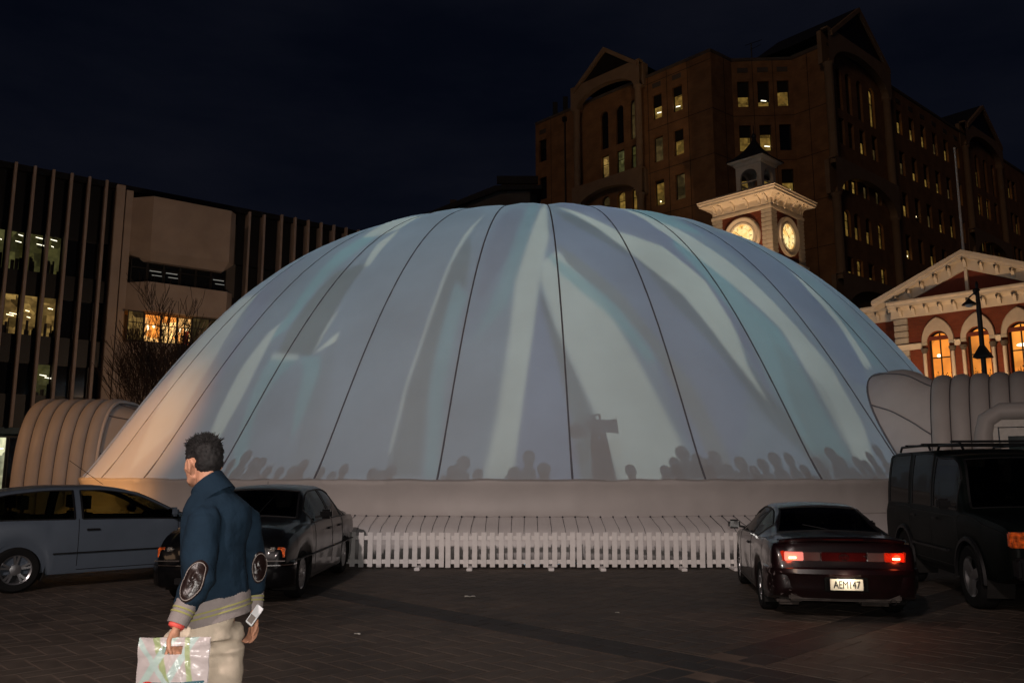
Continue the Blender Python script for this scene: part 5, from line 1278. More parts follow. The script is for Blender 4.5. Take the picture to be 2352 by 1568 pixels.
# ---- silver blue hatchback on the left
def hatch():
    c=Car('hatchback','silver blue three door hatchback seen from its right side at the left edge','car',4.02,
     '0:.55 .02:.82 .06:1.0 .14:1.14 .35:1.30 .6:1.37 1.2:1.42 1.7:1.42 2.1:1.375 2.3:1.32 3.02:.985 3.3:.92 3.6:.83 3.85:.72 3.97:.6 4.02:.45',
     '0:.45 .03:.72 .1:.90 .5:.955 1.5:.945 3.0:.90 3.3:.85 3.6:.77 3.85:.66 3.97:.52 4.02:.40',
     '0:.66 .03:.74 .12:.80 .5:.85 1.0:.87 3.0:.87 3.4:.85 3.7:.79 3.9:.68 4.02:.5',
     '0:.5 .06:.64 .2:.62 .5:.575 1.0:.57 2.0:.58 2.3:.60 3.02:.71 3.5:.68 3.85:.56 4.02:.4',
     '0:.34 .1:.26 .5:.2 3.4:.2 3.8:.22 4.02:.28',(.69,3.23),.305,'paint_silver',(-7.25,12.10),R(42),'glass_clear',(2.32,2.96),(.07,.34),
     [(.42,1.38,'side_window'),(1.48,2.84,'side_window')],style='five',track=.10)
    r=c.root
    for s in (1,-1):
        c.line(1.43,s,3,8); c.line(2.82,s,3,8); c.hline(1.43,2.82,2.5,s)
        c.handle(1.62,.80,s); c.hline(1.12,2.9,0,s,.018,'rub_strip','black_plastic',.006,.035,z=.49)
        MB().box(2.96,3.04,s*c.w(3)*1.0-.008,s*c.w(3)*1.0+.008,.70,.735).build('indicator',M['lens_red'],r,bevel=.006)
        MB().box(.02,.18,s*.70-.05,s*.70+.05,.62,.84).build('tail_light',M['lens_red'],r,bevel=.02)
        MB().box(3.80,3.93,s*.50-.15,s*.50+.15,.56,.68).build('headlight',M['lens_clear'],r,bevel=.03)
    c.mirror(2.70,1,'paint_silver'); c.mirror(2.70,-1,'paint_silver')
    MB().tube([(1.95,0,1.42),(1.45,0,1.78)],.004,5).build('aerial',M['black_plastic'],r)
    m=MB(); y=-c.w(.45)-.002; m.grid([[(.42+q*math.cos(t),y,.74+q*math.sin(t)) for t in [2*PI*k/24 for k in range(24)]] for q in (.075,.082)],True).build('fuel_flap',M['black_plastic'],r)
    MB().box(2.36,2.42,-.12,.12,1.24,1.30).build('interior_mirror',M['seat_cloth'],r,bevel=.01)
    for e,x in ((0,-.02),(1,3.99)): MB().box(x,x+.06,-.6,.6,.28,.50).build('bumper',M['paint_silver'],r,bevel=.025)
hatch()
# ---- dark red coupe, tail lights on
def text_mesh(s,size,depth=.002):
    cu=bpy.data.curves.new('txt','FONT'); cu.body=s; cu.size=size; cu.extrude=depth; cu.align_x='CENTER'; cu.align_y='CENTER'; o=bpy.data.objects.new('txt',cu); C.objects.link(o)
    bpy.context.view_layer.update(); me=bpy.data.meshes.new_from_object(o.evaluated_get(bpy.context.evaluated_depsgraph_get())); bpy.data.objects.remove(o); return me
def coupe():
    c=Car('coupe_car','dark red coupe with scraped rear wing and glowing tail lights, plate AEM147','car',4.27,
     '0:.60 .02:.80 .05:.905 .10:.945 .5:.965 .72:.985 1.25:1.20 1.6:1.285 2.0:1.30 2.25:1.28 2.45:1.235 3.05:.93 3.4:.86 3.8:.76 4.1:.63 4.27:.42',
     '0:.46 .02:.66 .06:.82 .12:.87 .6:.90 1.5:.89 3.0:.85 3.4:.80 3.8:.70 4.1:.55 4.27:.36',
     '0:.66 .03:.74 .09:.79 .3:.83 1.0:.845 3.2:.845 3.7:.80 4.0:.72 4.27:.5',
     '0:.52 .05:.62 .4:.69 .72:.685 1.0:.62 1.5:.54 2.3:.545 2.6:.60 3.05:.69 3.6:.66 4.0:.52 4.27:.4',
     '0:.36 .08:.28 .4:.21 3.5:.19 4.27:.26',(.93,3.40),.30,'paint_red',(3.74,10.1),R(81),'glass_tint',(2.40,3.00),(.74,1.42),
     [(1.05,1.62,'quarter_window'),(1.68,2.78,'side_window')],style='six',track=.11,crown=.035)
    r=c.root
    for s in (1,-1):
        c.line(1.62,s); c.line(2.80,s); c.hline(1.62,2.8,2.5,s); c.handle(1.8,.76,s)
        # lamp cluster wraps the corner: amber outer, red, clear reverse
        xs=-.012
        def lens(y0,y1,z0,z1,mt,nm,x=xs,b=.008): 
            a,b_=sorted((s*y0,s*y1)); return MB().box(x,x+.10,a,b_,z0,z1).build(nm,M[mt],r,bevel=b)
        lens(.26,.44,.69,.79,'lens_white','reverse_lamp'); lens(.445,.66,.69,.79,'tail_glow' if s>0 else 'lens_redlit','tail_light'); 
        lens(.52,.62,.705,.745,'tail_hot','tail_bulb',-.018,.01)
        a,b_=sorted((s*.655,s*.745)); MB().prism([(-.0,a if s>0 else b_,.68),(.10,b_ if s>0 else a,.69),(.10,b_ if s>0 else a,.785),(-.0,a if s>0 else b_,.80)],(.10,0,0)).build('indicator',M['lens_redlit'],r,bevel=.006)
    MB().box(-.008,.08,-.255,.255,.69,.79).build('centre_panel',M['lens_dark'],r,bevel=.01)
    # bumper
    P=[(.42,.855),(.16,.85),(.02,.75),(-.05,.5),(-.075,0),(-.05,-.5),(.02,-.75),(.16,-.85),(.42,-.855)]
    rows=[[(x+i,y*(1-j),z) for x,y in P] for z,i,j in ((.62,.07,.02),(.60,.0,.0),(.55,-.01,0),(.52,.015,.004),(.40,.02,.006),(.33,.05,.02),(.27,.09,.05))]
    MB().grid(rows).build('bumper',M['paint_red'],r,40)
    MB().box(.04,.35,-.62,.62,.235,.34).build('bumper_valance',M['dirt'],r,bevel=.02)
    for y,w_ in ((.60,.14),(-.36,.18)): MB().box(.16,.45,y-w_,y+w_,.17,.26).build('underbody',M['dirt'],r,bevel=.03)
    MB().tube([(.02,-.52,.24),(.35,-.52,.24)],.035,12,cap=False).build('exhaust',M['dark_steel'],r,50)
    # recess, plate and letters
    MB().box(-.062,-.05,-.24,.24,.36,.515).build('plate_recess',M['plate_black'],r,bevel=.004)
    pl=MB().box(-.082,-.066,-.18,.18,.375,.50).build('number_plate',M['plate'],r,bevel=.004)
    tm=text_mesh('AEM147',.105); tm.materials.append(M['plate_black']); t=inst('plate_letters',tm,pl,(-.085,0,.434),(R(90),0,R(-90))); t.scale=(.80,1.12,1)
    # emblem: three ovals
    m=MB(); E=lambda a,b,w=.006,cz=0: m.grid([[(0,(a+o)*math.cos(q),cz+(b+o)*math.sin(q)) for q in [2*PI*k/28 for k in range(28)]] for o in(-w/2,w/2)],True)
    E(.052,.034);E(.017,.033,.005);E(.034,.013,.005,.016); m.build('emblem',M['chrome'],r,loc=(-.016,.0,.735))
    MB().tube([(-.0,-.24,.745),(-.016,-.24,.745)],.013,10).build('lock',M['chrome'],r)
    # spoiler lip with brake light strip
    rows=[[(x,y,z) for x,z in ((.02,.915),(-.03,.95),(.0,.965),(.12,.955),(.14,.94))] for y in [-.70+1.4*k/16 for k in range(17)]]
    for i,row in enumerate(rows):
        q=abs(i/8-1); rows[i]=[(x+.10*q**3,y,z-.04*q**3) for x,y,z in row]
    MB().grid(rows).build('spoiler',M['paint_red'],r,50)
    MB().box(-.035,-.02,-.22,.22,.932,.942).build('brake_light',M['lens_dark'],r)
    MB().tube([(.78,.0,1.0),(.90,.28,1.05)],.007,5).ball((.78,0,.99),(.03,.03,.02),8,5).build('wiper',M['black_plastic'],r)
    c.mirror(2.62,1,'black_plastic',.04); c.mirror(2.62,-1,'black_plastic',.04)
    r.scale=(.94,.94,.94); h_=Vector((math.cos(R(81)),math.sin(R(81)),0)); r.location=Vector((3.74,10.1,0))-h_*.93*.94
    return c
mat('lens_redlit',(.35,.01,.005),.15,coat=.8,emit=(1,.05,.008),estr=.22,var=.3,scale=9); mat('lens_dark',(.045,.003,.003),.12,coat=.9)
CO=coupe()
h=Vector((math.cos(R(81)),math.sin(R(81)),0)); n_=Vector((-h.y,h.x,0)); b0=Vector(CO.root.location)
for s in (1,-1):
    p=b0-h*.10+n_*(.57*s); light('tail_lamp_glow','POINT',(p.x,p.y,.68),1.3,(1,.10,.03),shadow_soft_size=.04)
p=b0-h*.16; light('number_plate_lamp','POINT',(p.x,p.y,.50),2.0,(1,.86,.66),shadow_soft_size=.02)
# ---- dark off-roader at the right edge
def offroader():
    c=Car('off_roader','very dark tall off-road vehicle with roof rails at the right edge','car',4.68,
     '0:1.2 .02:1.6 .05:1.83 .12:1.90 .4:1.93 1.9:1.93 2.1:1.92 2.35:1.86 2.8:1.845 3.0:1.78 3.40:1.16 3.55:1.13 4.2:1.10 4.5:1.06 4.62:.98 4.68:.82',
     '0:.9 .03:1.08 .1:1.13 1:1.15 3.3:1.12 4.2:1.04 4.5:.99 4.62:.90 4.68:.76',
     '0:.82 .04:.87 .12:.885 1:.895 3.4:.895 4.4:.885 4.58:.87 4.68:.82',
     '0:.72 .05:.76 .3:.77 2.0:.77 2.8:.74 3.0:.75 3.40:.84 4.4:.82 4.6:.78 4.68:.74',
     '0:.5 .1:.42 .6:.38 4.2:.38 4.68:.48',(.98,3.52),.37,'paint_green',(6.80,12.62),R(-99),'glass_tint',(2.98,3.36),(.03,.09),
     [(.22,1.20,'side_window'),(1.36,2.18,'side_window'),(2.26,3.14,'side_window')],style='tri',track=.10,crown=.03,boxy=1,tw=.23,arch_f=1.14)
    r=c.root; L=c.L
    for s in (1,-1):
        c.line(1.30,s); c.line(2.22,s); c.line(3.2,s); c.hline(1.3,3.2,2.5,s); c.handle(1.5,1.0,s); c.handle(2.4,1.0,s)
        c.hline(.2,4.5,6.6,s,.01,'swage_line','black_plastic',.004)
        c.hline(1.5,2.9,0,s,.03,'rub_strip','black_plastic',.006,.08,z=.62)
        for a in c.ax:
            m=MB(); rows=[[Vector((a+q*math.cos(t),s*(c.w(a)+d),c.r+q*math.sin(t))) for t in [-.1+(PI+.2)*k/18 for k in range(19)]] for q,d in ((c.r*1.12,-.0),(c.r*1.12,.035),(c.r*1.24,.03),(c.r*1.28,-.0))]
            m.grid(rows); m.build('arch_flare',M['black_plastic'],r,50)
        y0,y1=sorted((s*.71,s*.885)); MB().box(L-.07,L+.012,y0,y1,.80,.965).build('indicator',M['lens_orange'],r,bevel=.015)
        y0,y1=sorted((s*.46,s*.70)); MB().box(L-.10,L+.008,y0,y1,.80,.965).build('headlight',M['lens_clear'],r,bevel=.012)
        for x0,x1 in ((.35,1.75),(2.05,3.0)):
            zz=1.99 if x0<1 else 1.965
            m=MB().tube([(x0,s*.68,zz-.07),(x0+.08,s*.68,zz),(x1-.08,s*.68,zz),(x1,s*.68,zz-.07)],.018,8); m.build('roof_rail',M['black_plastic'],r,50)
    for x in (.75,1.5,2.7): MB().box(x-.03,x+.03,-.72,.72,1.99,2.02).build('roof_bar',M['black_plastic'],r,bevel=.006)
    MB().box(L-.02,L+.02,-.45,.45,.80,.965).build('grille',M['black_plastic'],r,bevel=.01)
    MB().box(L-.02,L+.17,-.88,.88,.48,.70).build('bumper',M['black_plastic'],r,bevel=.03)
    MB().box(L+.17,L+.18,-.26,.26,.53,.64).build('number_plate',M['plate_black'],r)
    c.mirror(3.05,1,'black_plastic',.04); c.mirror(3.05,-1,'black_plastic',.04)
    MB().box(-.22,-.02,-.32,.32,.85,1.5).build('spare_wheel_cover',M['black_plastic'],r,bevel=.08)
offroader()
# ================================================================ the walking man
mat('skin',(.55,.27,.17),.5,var=.08,scale=30,bump=.2,bscale=180,spec=.4)
mat('hair',(.010,.008,.008),.75,var=.3,scale=40)
mat('jacket_blue',(.010,.023,.040),.9,var=.18,scale=9,bump=1.0,bscale=16,spec=.2)
mat('trousers',(.66,.55,.43),.85,var=.05,scale=30,bump=.3,bscale=300)
mat('rib_knit',(.27,.23,.22),.9,var=.06,scale=60,bump=.3,bscale=300); mat('rib_yellow',(.30,.28,.10),.9)
mat('patch_leather',(.016,.008,.007),.34,var=.2,scale=14,bump=.7,bscale=18); mat('thread',(.26,.22,.2),.7)
mat('wristband',(.75,.10,.08),.6); mat('gold',(.8,.55,.25),.25,metal=1); mat('phone_white',(.80,.80,.82),.25); mat('shoe',(.03,.02,.018),.5)
def remesh(mb,name,mt,parent,vox=.008,smooth=3,disp=None):
    me=mb.mesh(name); o=bpy.data.objects.new(name,me); C.objects.link(o)
    md=o.modifiers.new('r','REMESH'); md.mode='VOXEL'; md.voxel_size=vox; md.use_smooth_shade=True
    s=o.modifiers.new('s','SMOOTH'); s.iterations=smooth; s.factor=.5
    bpy.context.view_layer.update(); me2=bpy.data.meshes.new_from_object(o.evaluated_get(bpy.context.evaluated_depsgraph_get()))
    bpy.data.objects.remove(o); me2.name=name
    if disp:
        for v,nrm in [(v,v.normal.copy()) for v in me2.vertices]: v.co+=nrm*disp(v.co)
    me2.materials.clear(); me2.materials.append(mt)
    for p in me2.polygons: p.use_smooth=True
    return inst(name,me2,parent)
def person():
    Y0=4.0; cx=-1.43
    root=empty('person',(cx,Y0,0),0,'walking man in blue jacket with elbow patches and beige trousers, seen from behind','person')
    O=Vector((cx,Y0,0))
    P=lambda px,py,dy=0: atY(px,py,Y0+dy)-O
    # ---- skeleton, near (left) arm and far (right) arm
    hip=P(475,1420); Lsh=P(468,1190,-.12); Rsh=P(563,1185,.13); nb=P(492,1130,.01)
    Lel=P(455,1330,-.19); Lwr=P(407,1432,-.27); Rel=P(586,1290,.22); Rwr=P(584,1400,.17)
    fwd=Vector((-.72,.69,0)); lat=Vector((-.69,-.72,0))   # facing, and towards his left
    # hands
    def hand(m,w,d,side,palm,curl,spread,L=.19):
        """palm and four bent fingers and a thumb; d = pointing, palm = palm normal"""
        d=d.normalized(); palm=(palm-d*palm.dot(d)).normalized(); s=d.cross(palm).normalized()*side
        k=w+d*.085
        m.tube([w-d*.03,w+d*.02,w+d*.06,w+d*.095],[.024,.026,.030,.028],10,ry=[.020,.016,.015,.013])
        for i,(ln,off) in enumerate(((.072,-.030),(.080,-.010),(.075,.010),(.060,.029))):
            b=w+d*.085+s*off; a=curl[i]; q=[b-d*.02,b]; dd=d.copy(); seg=[ln*.45,ln*.32,ln*.25]
            sp=s*spread[i]; cur=b
            for j in range(3):
                ang=a*(.55 if j==0 else 1.0); dd=(dd*math.cos(ang)+palm*math.sin(ang)+sp*(1 if j==0 else 0)).normalized()
                palm2=palm; cur=cur+dd*seg[j]; q.append(cur.copy())
            m.tube(q,[.0095,.0095,.0088,.008,.0065],8)
        tb=w+d*.03-s*.026; m.tube([tb-d*.01+s*.01,tb-s*.014+d*.025+palm*.012,tb-s*.016+d*.055+palm*.022,tb-s*.006+d*.078+palm*.032],[.013,.012,.010,.007],8)
        return k
    body=MB()
    # legs, hips, torso core, neck, arms, hands: one surface after remeshing
    Lk=hip+Vector((-.10,-.02,-.42)); Lf=Vector((Lk.x-.02,Lk.y+.10,.10)); Rk=hip+Vector((.06,.12,-.43)); Rf=Vector((Rk.x+.16,Rk.y+.02,.12))
    body.tube([hip+Vector((0,0,-.05)),hip+Vector((0,0,.1)),P(492,1290),P(492,1190),nb],[.09,.095,.10,.11,.06],14,ry=[.075,.08,.08,.08,.06])
    for a,b,c in ((hip+lat*.07,Lk,Lf),(hip-lat*.07,Rk,Rf)): body.tube([a,b,c],[.062,.048,.036],10); body.tube([c+Vector((.02,-.0,-.03)),c+fwd*.16+Vector((0,0,-.065))],[.04,.035],8)
    body.tube([Lsh,Lel,Lwr],[.038,.034,.024],10); body.tube([Rsh,Rel,Rwr],[.038,.034,.024],10)
    hd_dir=(P(397,1478,-.30)-Lwr)
    hand(body,Lwr+hd_dir.normalized()*.01,Vector((-.05,-.02,-1)),-1,Vector((.55,-.35,0)),[.12,1.15,1.2,1.15],[-.28,0,0,.06])
    hand(body,Rwr+Vector((0,0,-.01)),Vector((.05,-.10,-1)),1,Vector((-.5,-.6,.1)),[.7,.85,.9,.6],[0,0,0,.1])
    # head in profile, looking left and a little away
    hc=P(464,1062,.03); hf=Vector((-.78,.62,-.12)).normalized(); hl=Vector((hf.y,-hf.x,0)).normalized()*-1; up=hl.cross(hf).normalized()
    if up.z<0: up=-up
    rot=Matrix((hf,hl,up)).transposed()
    hp=lambda a,b,c: hc+hf*a+hl*b+up*c
    body.ball(hp(-.018,0,.028),(.094,.074,.080),18,14,rot); body.ball(hp(.020,0,-.030),(.070,.063,.085),16,12,rot)
    body.ball(hp(.048,0,-.088),(.036,.042,.026),12,8,rot); body.tube([hp(-.01,.046,-.06),hp(.03,.045,-.082),hp(.06,.016,-.098)],[.018,.018,.014],8); body.tube([hp(-.01,-.046,-.06),hp(.03,-.045,-.082),hp(.06,-.016,-.098)],[.018,.018,.014],8)
    body.tube([hp(.078,0,.022),hp(.096,0,-.008),hp(.108,0,-.030),hp(.086,0,-.040)],[.008,.011,.013,.009],8)
    body.ball(hp(.084,0,-.058),(.012,.024,.008),8,6,rot); body.ball(hp(.082,0,-.070),(.012,.020,.009),8,6,rot); body.ball(hp(.066,0,.034),(.022,.052,.012),10,6,rot)
    for s in (-1,1):
        body.ball(hp(.048,s*.042,-.022),(.026,.020,.022),8,6,rot)
        m_e=Matrix.Rotation(R(14)*s,3,'Z'); body.ball(hp(-.014,s*.076,-.020),(.020,.010,.034),10,8,rot); body.tube([hp(-.014+.018*math.cos(t),s*.086,-.018+.032*math.sin(t)) for t in [-.6+k*.55 for k in range(9)]],.0045,6)
    body.tube([hp(-.045,0,-.02),hp(-.050,0,-.085),nb+Vector((-.02,0,.035)),nb],[.050,.052,.058,.07],12)
    remesh(body,'body',M['skin'],root,.0058,3)
    for s in (-1,1): MB().ball(hp(.058,s*.030,.012),(.010,.010,.008),10,8,rot).build('eye',M['phone_white'],root,60)
    # hair: cap of scalp plus swept tufts
    hb=MB(); hb.ball(hp(-.026,0,.048),(.097,.080,.070),18,12,rot); hb.ball(hp(-.062,0,.005),(.062,.070,.075),14,10,rot); hb.ball(hp(.045,0,.088),(.045,.055,.032),10,8,rot); hb.tube([hp(-.01,.074,.03),hp(.004,.074,.002)],[.02,.010],8)
    hair=remesh(hb,'hair',M['hair'],root,.007,2,lambda c:.006*mnoise.noise(c*45)+.004*mnoise.noise(c*110))
    rr=random.Random(4); tf=MB()
    for k in range(2200):
        a=rr.uniform(0,2*PI); b=rr.uniform(.05,1.75); n=Vector((math.cos(a)*math.sin(b),math.sin(a)*math.sin(b),math.cos(b)))
        if n.x>.55 and n.z<.45: continue
        st=hp(-.026+n.x*.090,n.y*.074,.046+n.z*.066); w=(hf*n.x+hl*n.y+up*n.z); sw=(w*.35+up*.10+hf*.35+hf*rr.uniform(-.5,.9)+hl*rr.uniform(-.4,.4)).normalized(); ln=rr.uniform(.008,.028)*(1.3 if n.z>.5 else .5)
        tf.tube([st-w*.01,st+(w*.6+sw*.4)*ln*.5,st+w*.25*ln+sw*ln*.9],[.0036,.0026,.0006],4,cap=False)
    o=tf.build('hair_tufts',M['hair'],hair,60); o['kind']='stuff'
    # ---- trousers
    tr=MB()
    tr.tube([hip+Vector((0,0,.12)),hip+Vector((0,0,.0)),hip+Vector((.012,-.01,-.10))],[.118,.132,.125],20,ry=[.10,.118,.118])
    tr.ball(hip+Vector((.035,-.03,.01)),(.10,.10,.10),14,10)
    for a,b,c,sg in ((hip+lat*.085+Vector((0,0,-.05)),Lk,Lf,1),(hip-lat*.075+Vector((0,0,-.05)),Rk,Rf,-1)):
        q=a.lerp(b,.5); s2=b.lerp(c,.5)+Vector((.02,-.01,0)); tr.tube([a,q,b,s2,c+Vector((0,0,.0))],[.102,.094,.080,.076,.080],16)
    kn=[hip+Vector((.02,0,-.06)),Lk,Rk]
    def wr(c):
        d=0
        for k,(z0,f) in enumerate(((-.10,38),(-.16,60),(-.42,45))):
            zz=hip.z+z0+.25*(c.x-hip.x)*(1 if k%2 else -1); d+=.0055*math.exp(-((c.z-zz)/.045)**2)*math.sin((c.z-zz)*f*2+c.x*22)
        return d+.004*mnoise.noise(Vector((c.x*9,c.y*9,c.z*16)))+.0035*abs(mnoise.noise(Vector((c.x*14+3,c.y*14,c.z*24))))
    t=remesh(tr,'trousers',M['trousers'],root,.011,6,wr)
    m=MB(); pp=[hip+Vector((-.015,-.152,-.09-.09*k)) for k in range(5)]
    for f_ in (Lf,Rf):
        m=MB(); m.ball(f_+fwd*.07+Vector((0,0,-.055)),(.07,.07,.045),12,8); m.tube([f_-fwd*.05+Vector((0,0,-.045)),f_+fwd*.06+Vector((0,0,-.05)),f_+fwd*.19+Vector((0,0,-.068))],[.05,.05,.034],10); m.build('shoe',M['shoe'],root,60)
    # ---- jacket: torso, sleeves, high collar
    jk=MB()
    tor=[(P(499,1380),.145,.112),(P(498,1362),.158,.122),(P(494,1310),.158,.124),(P(492,1250),.160,.122),(P(496,1200),.182,.118),(P(500,1165),.175,.105),(P(494,1140),.12,.09),(P(485,1122),.084,.08)]
    rows=[]
    for c,a,b in tor:
        ax1=-lat; ax2=fwd; rows.append([c+ax1*(a*.93)*math.cos(q)+ax2*b*1.02*math.sin(q) for q in [2*PI*k/28 for k in range(28)]])
    jk.grid(rows,True,True)
    jk.ball(P(538,1215,.05),(.065,.065,.09),12,9); jk.ball(Lsh+Vector((.01,0,-.01)),(.068,.066,.068),12,9); jk.ball(Rsh+Vector((-.01,0,-.01)),(.064,.062,.064),12,9)
    def along(p,q,f): return p.lerp(q,f)
    cuffL=along(Lel,Lwr,.62); cuffR=along(Rel,Rwr,.70)
    jk.tube([Lsh+Vector((.01,0,.0)),along(Lsh,Lel,.35),along(Lsh,Lel,.75),Lel+Vector((.012,-.005,0)),along(Lel,Lwr,.35),cuffL],[.070,.072,.070,.069,.062,.050],18)
    jk.tube([Rsh,along(Rsh,Rel,.4),along(Rsh,Rel,.8),Rel,along(Rel,Rwr,.4),cuffR],[.062,.060,.054,.056,.052,.044],16)
    def jw(c):
        d=.003+.007*mnoise.noise(Vector((c.x*8,c.y*8,c.z*5)))+.008*mnoise.noise(Vector((c.x*22,c.y*22,c.z*6)))+.004*abs(mnoise.noise(Vector((c.x*16+c.z*8,c.y*16,c.z*14))))
        g=(c-cuffL).length; d+=.0045*math.exp(-(g/.10)**2)*math.sin(c.z*95+c.x*40); g=(c-cuffR).length; d+=.005*math.exp(-(g/.10)**2)*math.sin(c.z*100-c.x*40)
        g=(c-Lel).length; d+=.004*math.exp(-(g/.09)**2)*math.sin((c.z+c.x*.6)*70)
        return d
    jacket=remesh(jk,'jacket',M['jacket_blue'],root,.0085,5,jw)
    # collar stands up round the neck, open ring
    cc=P(480,1120,.0); tl=Vector((-.42,.10,.90)).normalized(); a1=Vector((.90,0,.42)).normalized(); a2=tl.cross(a1).normalized()
    rows=[]
    for z,r,rb in ((-.065,.112,.100),(-.03,.100,.092),(.005,.088,.084),(.030,.082,.080),(.034,.078,.076),(.02,.072,.072),(-.03,.078,.074)):
        rows.append([cc+a1*(r*math.cos(q))+a2*(rb*math.sin(q))+tl*(z+.022*math.cos(q)) for q in [2*PI*k/32 for k in range(32)]])
    MB().grid(rows,True).build('collar',M['jacket_blue'],jacket,60)
    # ribbed bands: hem and cuffs, with two yellow lines each
    def band(ctr,ax,rings,name,n=132,rib=.0022,u=None,v=None):
        u=u or ax.orthogonal().normalized(); v=v or ax.cross(u).normalized(); rows=[]
        for t_,ru,rv in rings: rows.append([ctr+ax*t_+u*(ru+rib*(k%2))*math.cos(2*PI*k/n)+v*(rv+rib*(k%2))*math.sin(2*PI*k/n) for k in range(n)])
        o=MB().grid(rows,True).build(name,M['rib_knit'],jacket,60); return rows,o,u,v
    def stripes(ctr,ax,ts,ru,rv,u,v,par,n=64):
        for t_ in ts: MB().grid([[ctr+ax*(t_+e)+u*(ru+o_)*math.cos(2*PI*k/n)+v*(rv+o_)*math.sin(2*PI*k/n) for k in range(n)] for e,o_ in ((-.0035,.003),(-.0035,.0055),(.0035,.0055),(.0035,.003))],True).build('stripe',M['rib_yellow'],par,60)
    axh=(P(507,1375)-P(521,1455)).normalized(); axh=Vector((-.24,.0,.97)).normalized(); u=Vector((.975,0,.22)); u=(u*.72+Vector((0,.69,0))).normalized(); u=(-lat-axh*(-lat).dot(axh)).normalized(); v=axh.cross(u).normalized()
    hc_=P(498,1396); rings=[(-.050,.146,.118),(-.054,.152,.125),(-.03,.156,.128),(0,.160,.130),(.038,.166,.134),(.050,.160,.128)]
    rows,o,_,_=band(hc_,axh,rings,'hem_band',u=u,v=v); stripes(hc_,axh,(-.016,.004),.160,.131,u,v,o,96)
    for e,w,rr_ in ((Lel,Lwr,.044),(Rel,Rwr,.040)):
        ax=(e-w).normalized(); ct=w+ax*.052; rows,o,u2,v2=band(ct,ax,[(-.050,rr_*.82,rr_*.8),(-.054,rr_,rr_*.95),(0,rr_+.002,rr_),(.05,rr_+.006,rr_+.003),(.062,rr_-.002,rr_-.004)],'cuff',64,.0016); stripes(ct,ax,(-.008,.010),rr_+.001,rr_-.0005,u2,v2,o)
    # wrist band, ring
    ax=(Lel-Lwr).normalized(); u2=ax.orthogonal().normalized(); v2=ax.cross(u2)
    MB().grid([[Lwr+ax*(t_-.006)+u2*r_*math.cos(q)+v2*r_*.9*math.sin(q) for q in [2*PI*k/24 for k in range(24)]] for t_,r_ in ((-.012,.029),(-.008,.034),(.006,.036),(.010,.031))],True).build('wrist_band',M['wristband'],root,60)
    # leather elbow patches laid on the sleeves by projecting an oval
    bpy.context.view_layer.update()
    def patch(c,dirn,ru,rv,tilt,par):
        dirn=dirn.normalized(); u=dirn.cross(Vector((0,0,1))).normalized(); v=u.cross(dirn).normalized(); u,v=u*math.cos(tilt)+v*math.sin(tilt),v*math.cos(tilt)-u*math.sin(tilt)
        rows=[]; ok=jacket; _h,_l,_,_=jacket.ray_cast(c-dirn*.35,dirn); ref=(_l-(c-dirn*.35)).dot(dirn) if _h else None
        for i in range(9):
            q=i/8; row=[]
            for k in range(36):
                t_=2*PI*k/36; o0=c+u*ru*q*math.cos(t_)+v*rv*q*math.sin(t_)-dirn*.35
                hit,loc,nn,_=ok.ray_cast(o0,dirn)
                if hit and ref is not None and abs((loc-o0).dot(dirn)-ref)>.07: hit=False
                if not hit: hit,loc,nn,_=ok.closest_point_on_mesh(o0+dirn*((ref or .35)+.02))
                row.append(loc+nn*(.0045 if i<8 else .001)+nn*.003*math.sin(t_*3+q*9)*(1-q))
            rows.append(row)
        MB().grid(rows,True).build('elbow_patch',M['patch_leather'],par,60)
        m=MB(); ed=rows[7]
        for k in range(0,36): m.bar(ed[k]-(ed[k]-c).normalized()*.001,ed[(k+1)%36],.0022,.004)
        m.build('stitching',M['thread'],par)
    patch(P(459,1328,-.2),Vector((.15,1,.05)),.047,.088,R(-14),jacket)
    patch(P(596,1300,.2),Vector((-.25,1,0)),.035,.075,0,jacket)
    # shirt back seam shadow line down the jacket: real seam cords
    m=MB()
    for x0 in (520,):
        pts=[]
        for k in range(14):
            h_,loc,nn,_=jacket.ray_cast(P(x0+k*1.5,1180+k*15,-.5),Vector((0,1,0)))
            if h_: pts.append(loc+nn*.001)
        if len(pts)>3: m.tube(pts,.002,5)
    if m.v: m.build('back_seam',M['jacket_blue'],jacket)
    # ---- phone held in the far hand
    pc=P(585,1412,.09); ax=Vector((.55,.0,.83)).normalized(); sd=Vector((.75,-.25,-.5)); sd=(sd-ax*sd.dot(ax)).normalized(); nn=ax.cross(sd)
    ph=empty('phone',O+pc,0,'small white phone held in the right hand of the walking man','phone')
    MB().obox((0,0,0),ax*.048,sd*.021,nn*.006).build('case',M['phone_white'],ph,bevel=.003)
    MB().obox(nn*(-.0068)-ax*.02,ax*.018,sd*.015,nn*.0006).obox(nn*.0068-ax*.02,ax*.018,sd*.015,nn*.0006).build('keypad',M['thread'],ph)
    MB().obox(sd*.0218,ax*.045,sd*.0012,nn*.003).build('edge_trim',M['shoe'],ph)
    return O,P,Lwr
PO,PP,_=person()
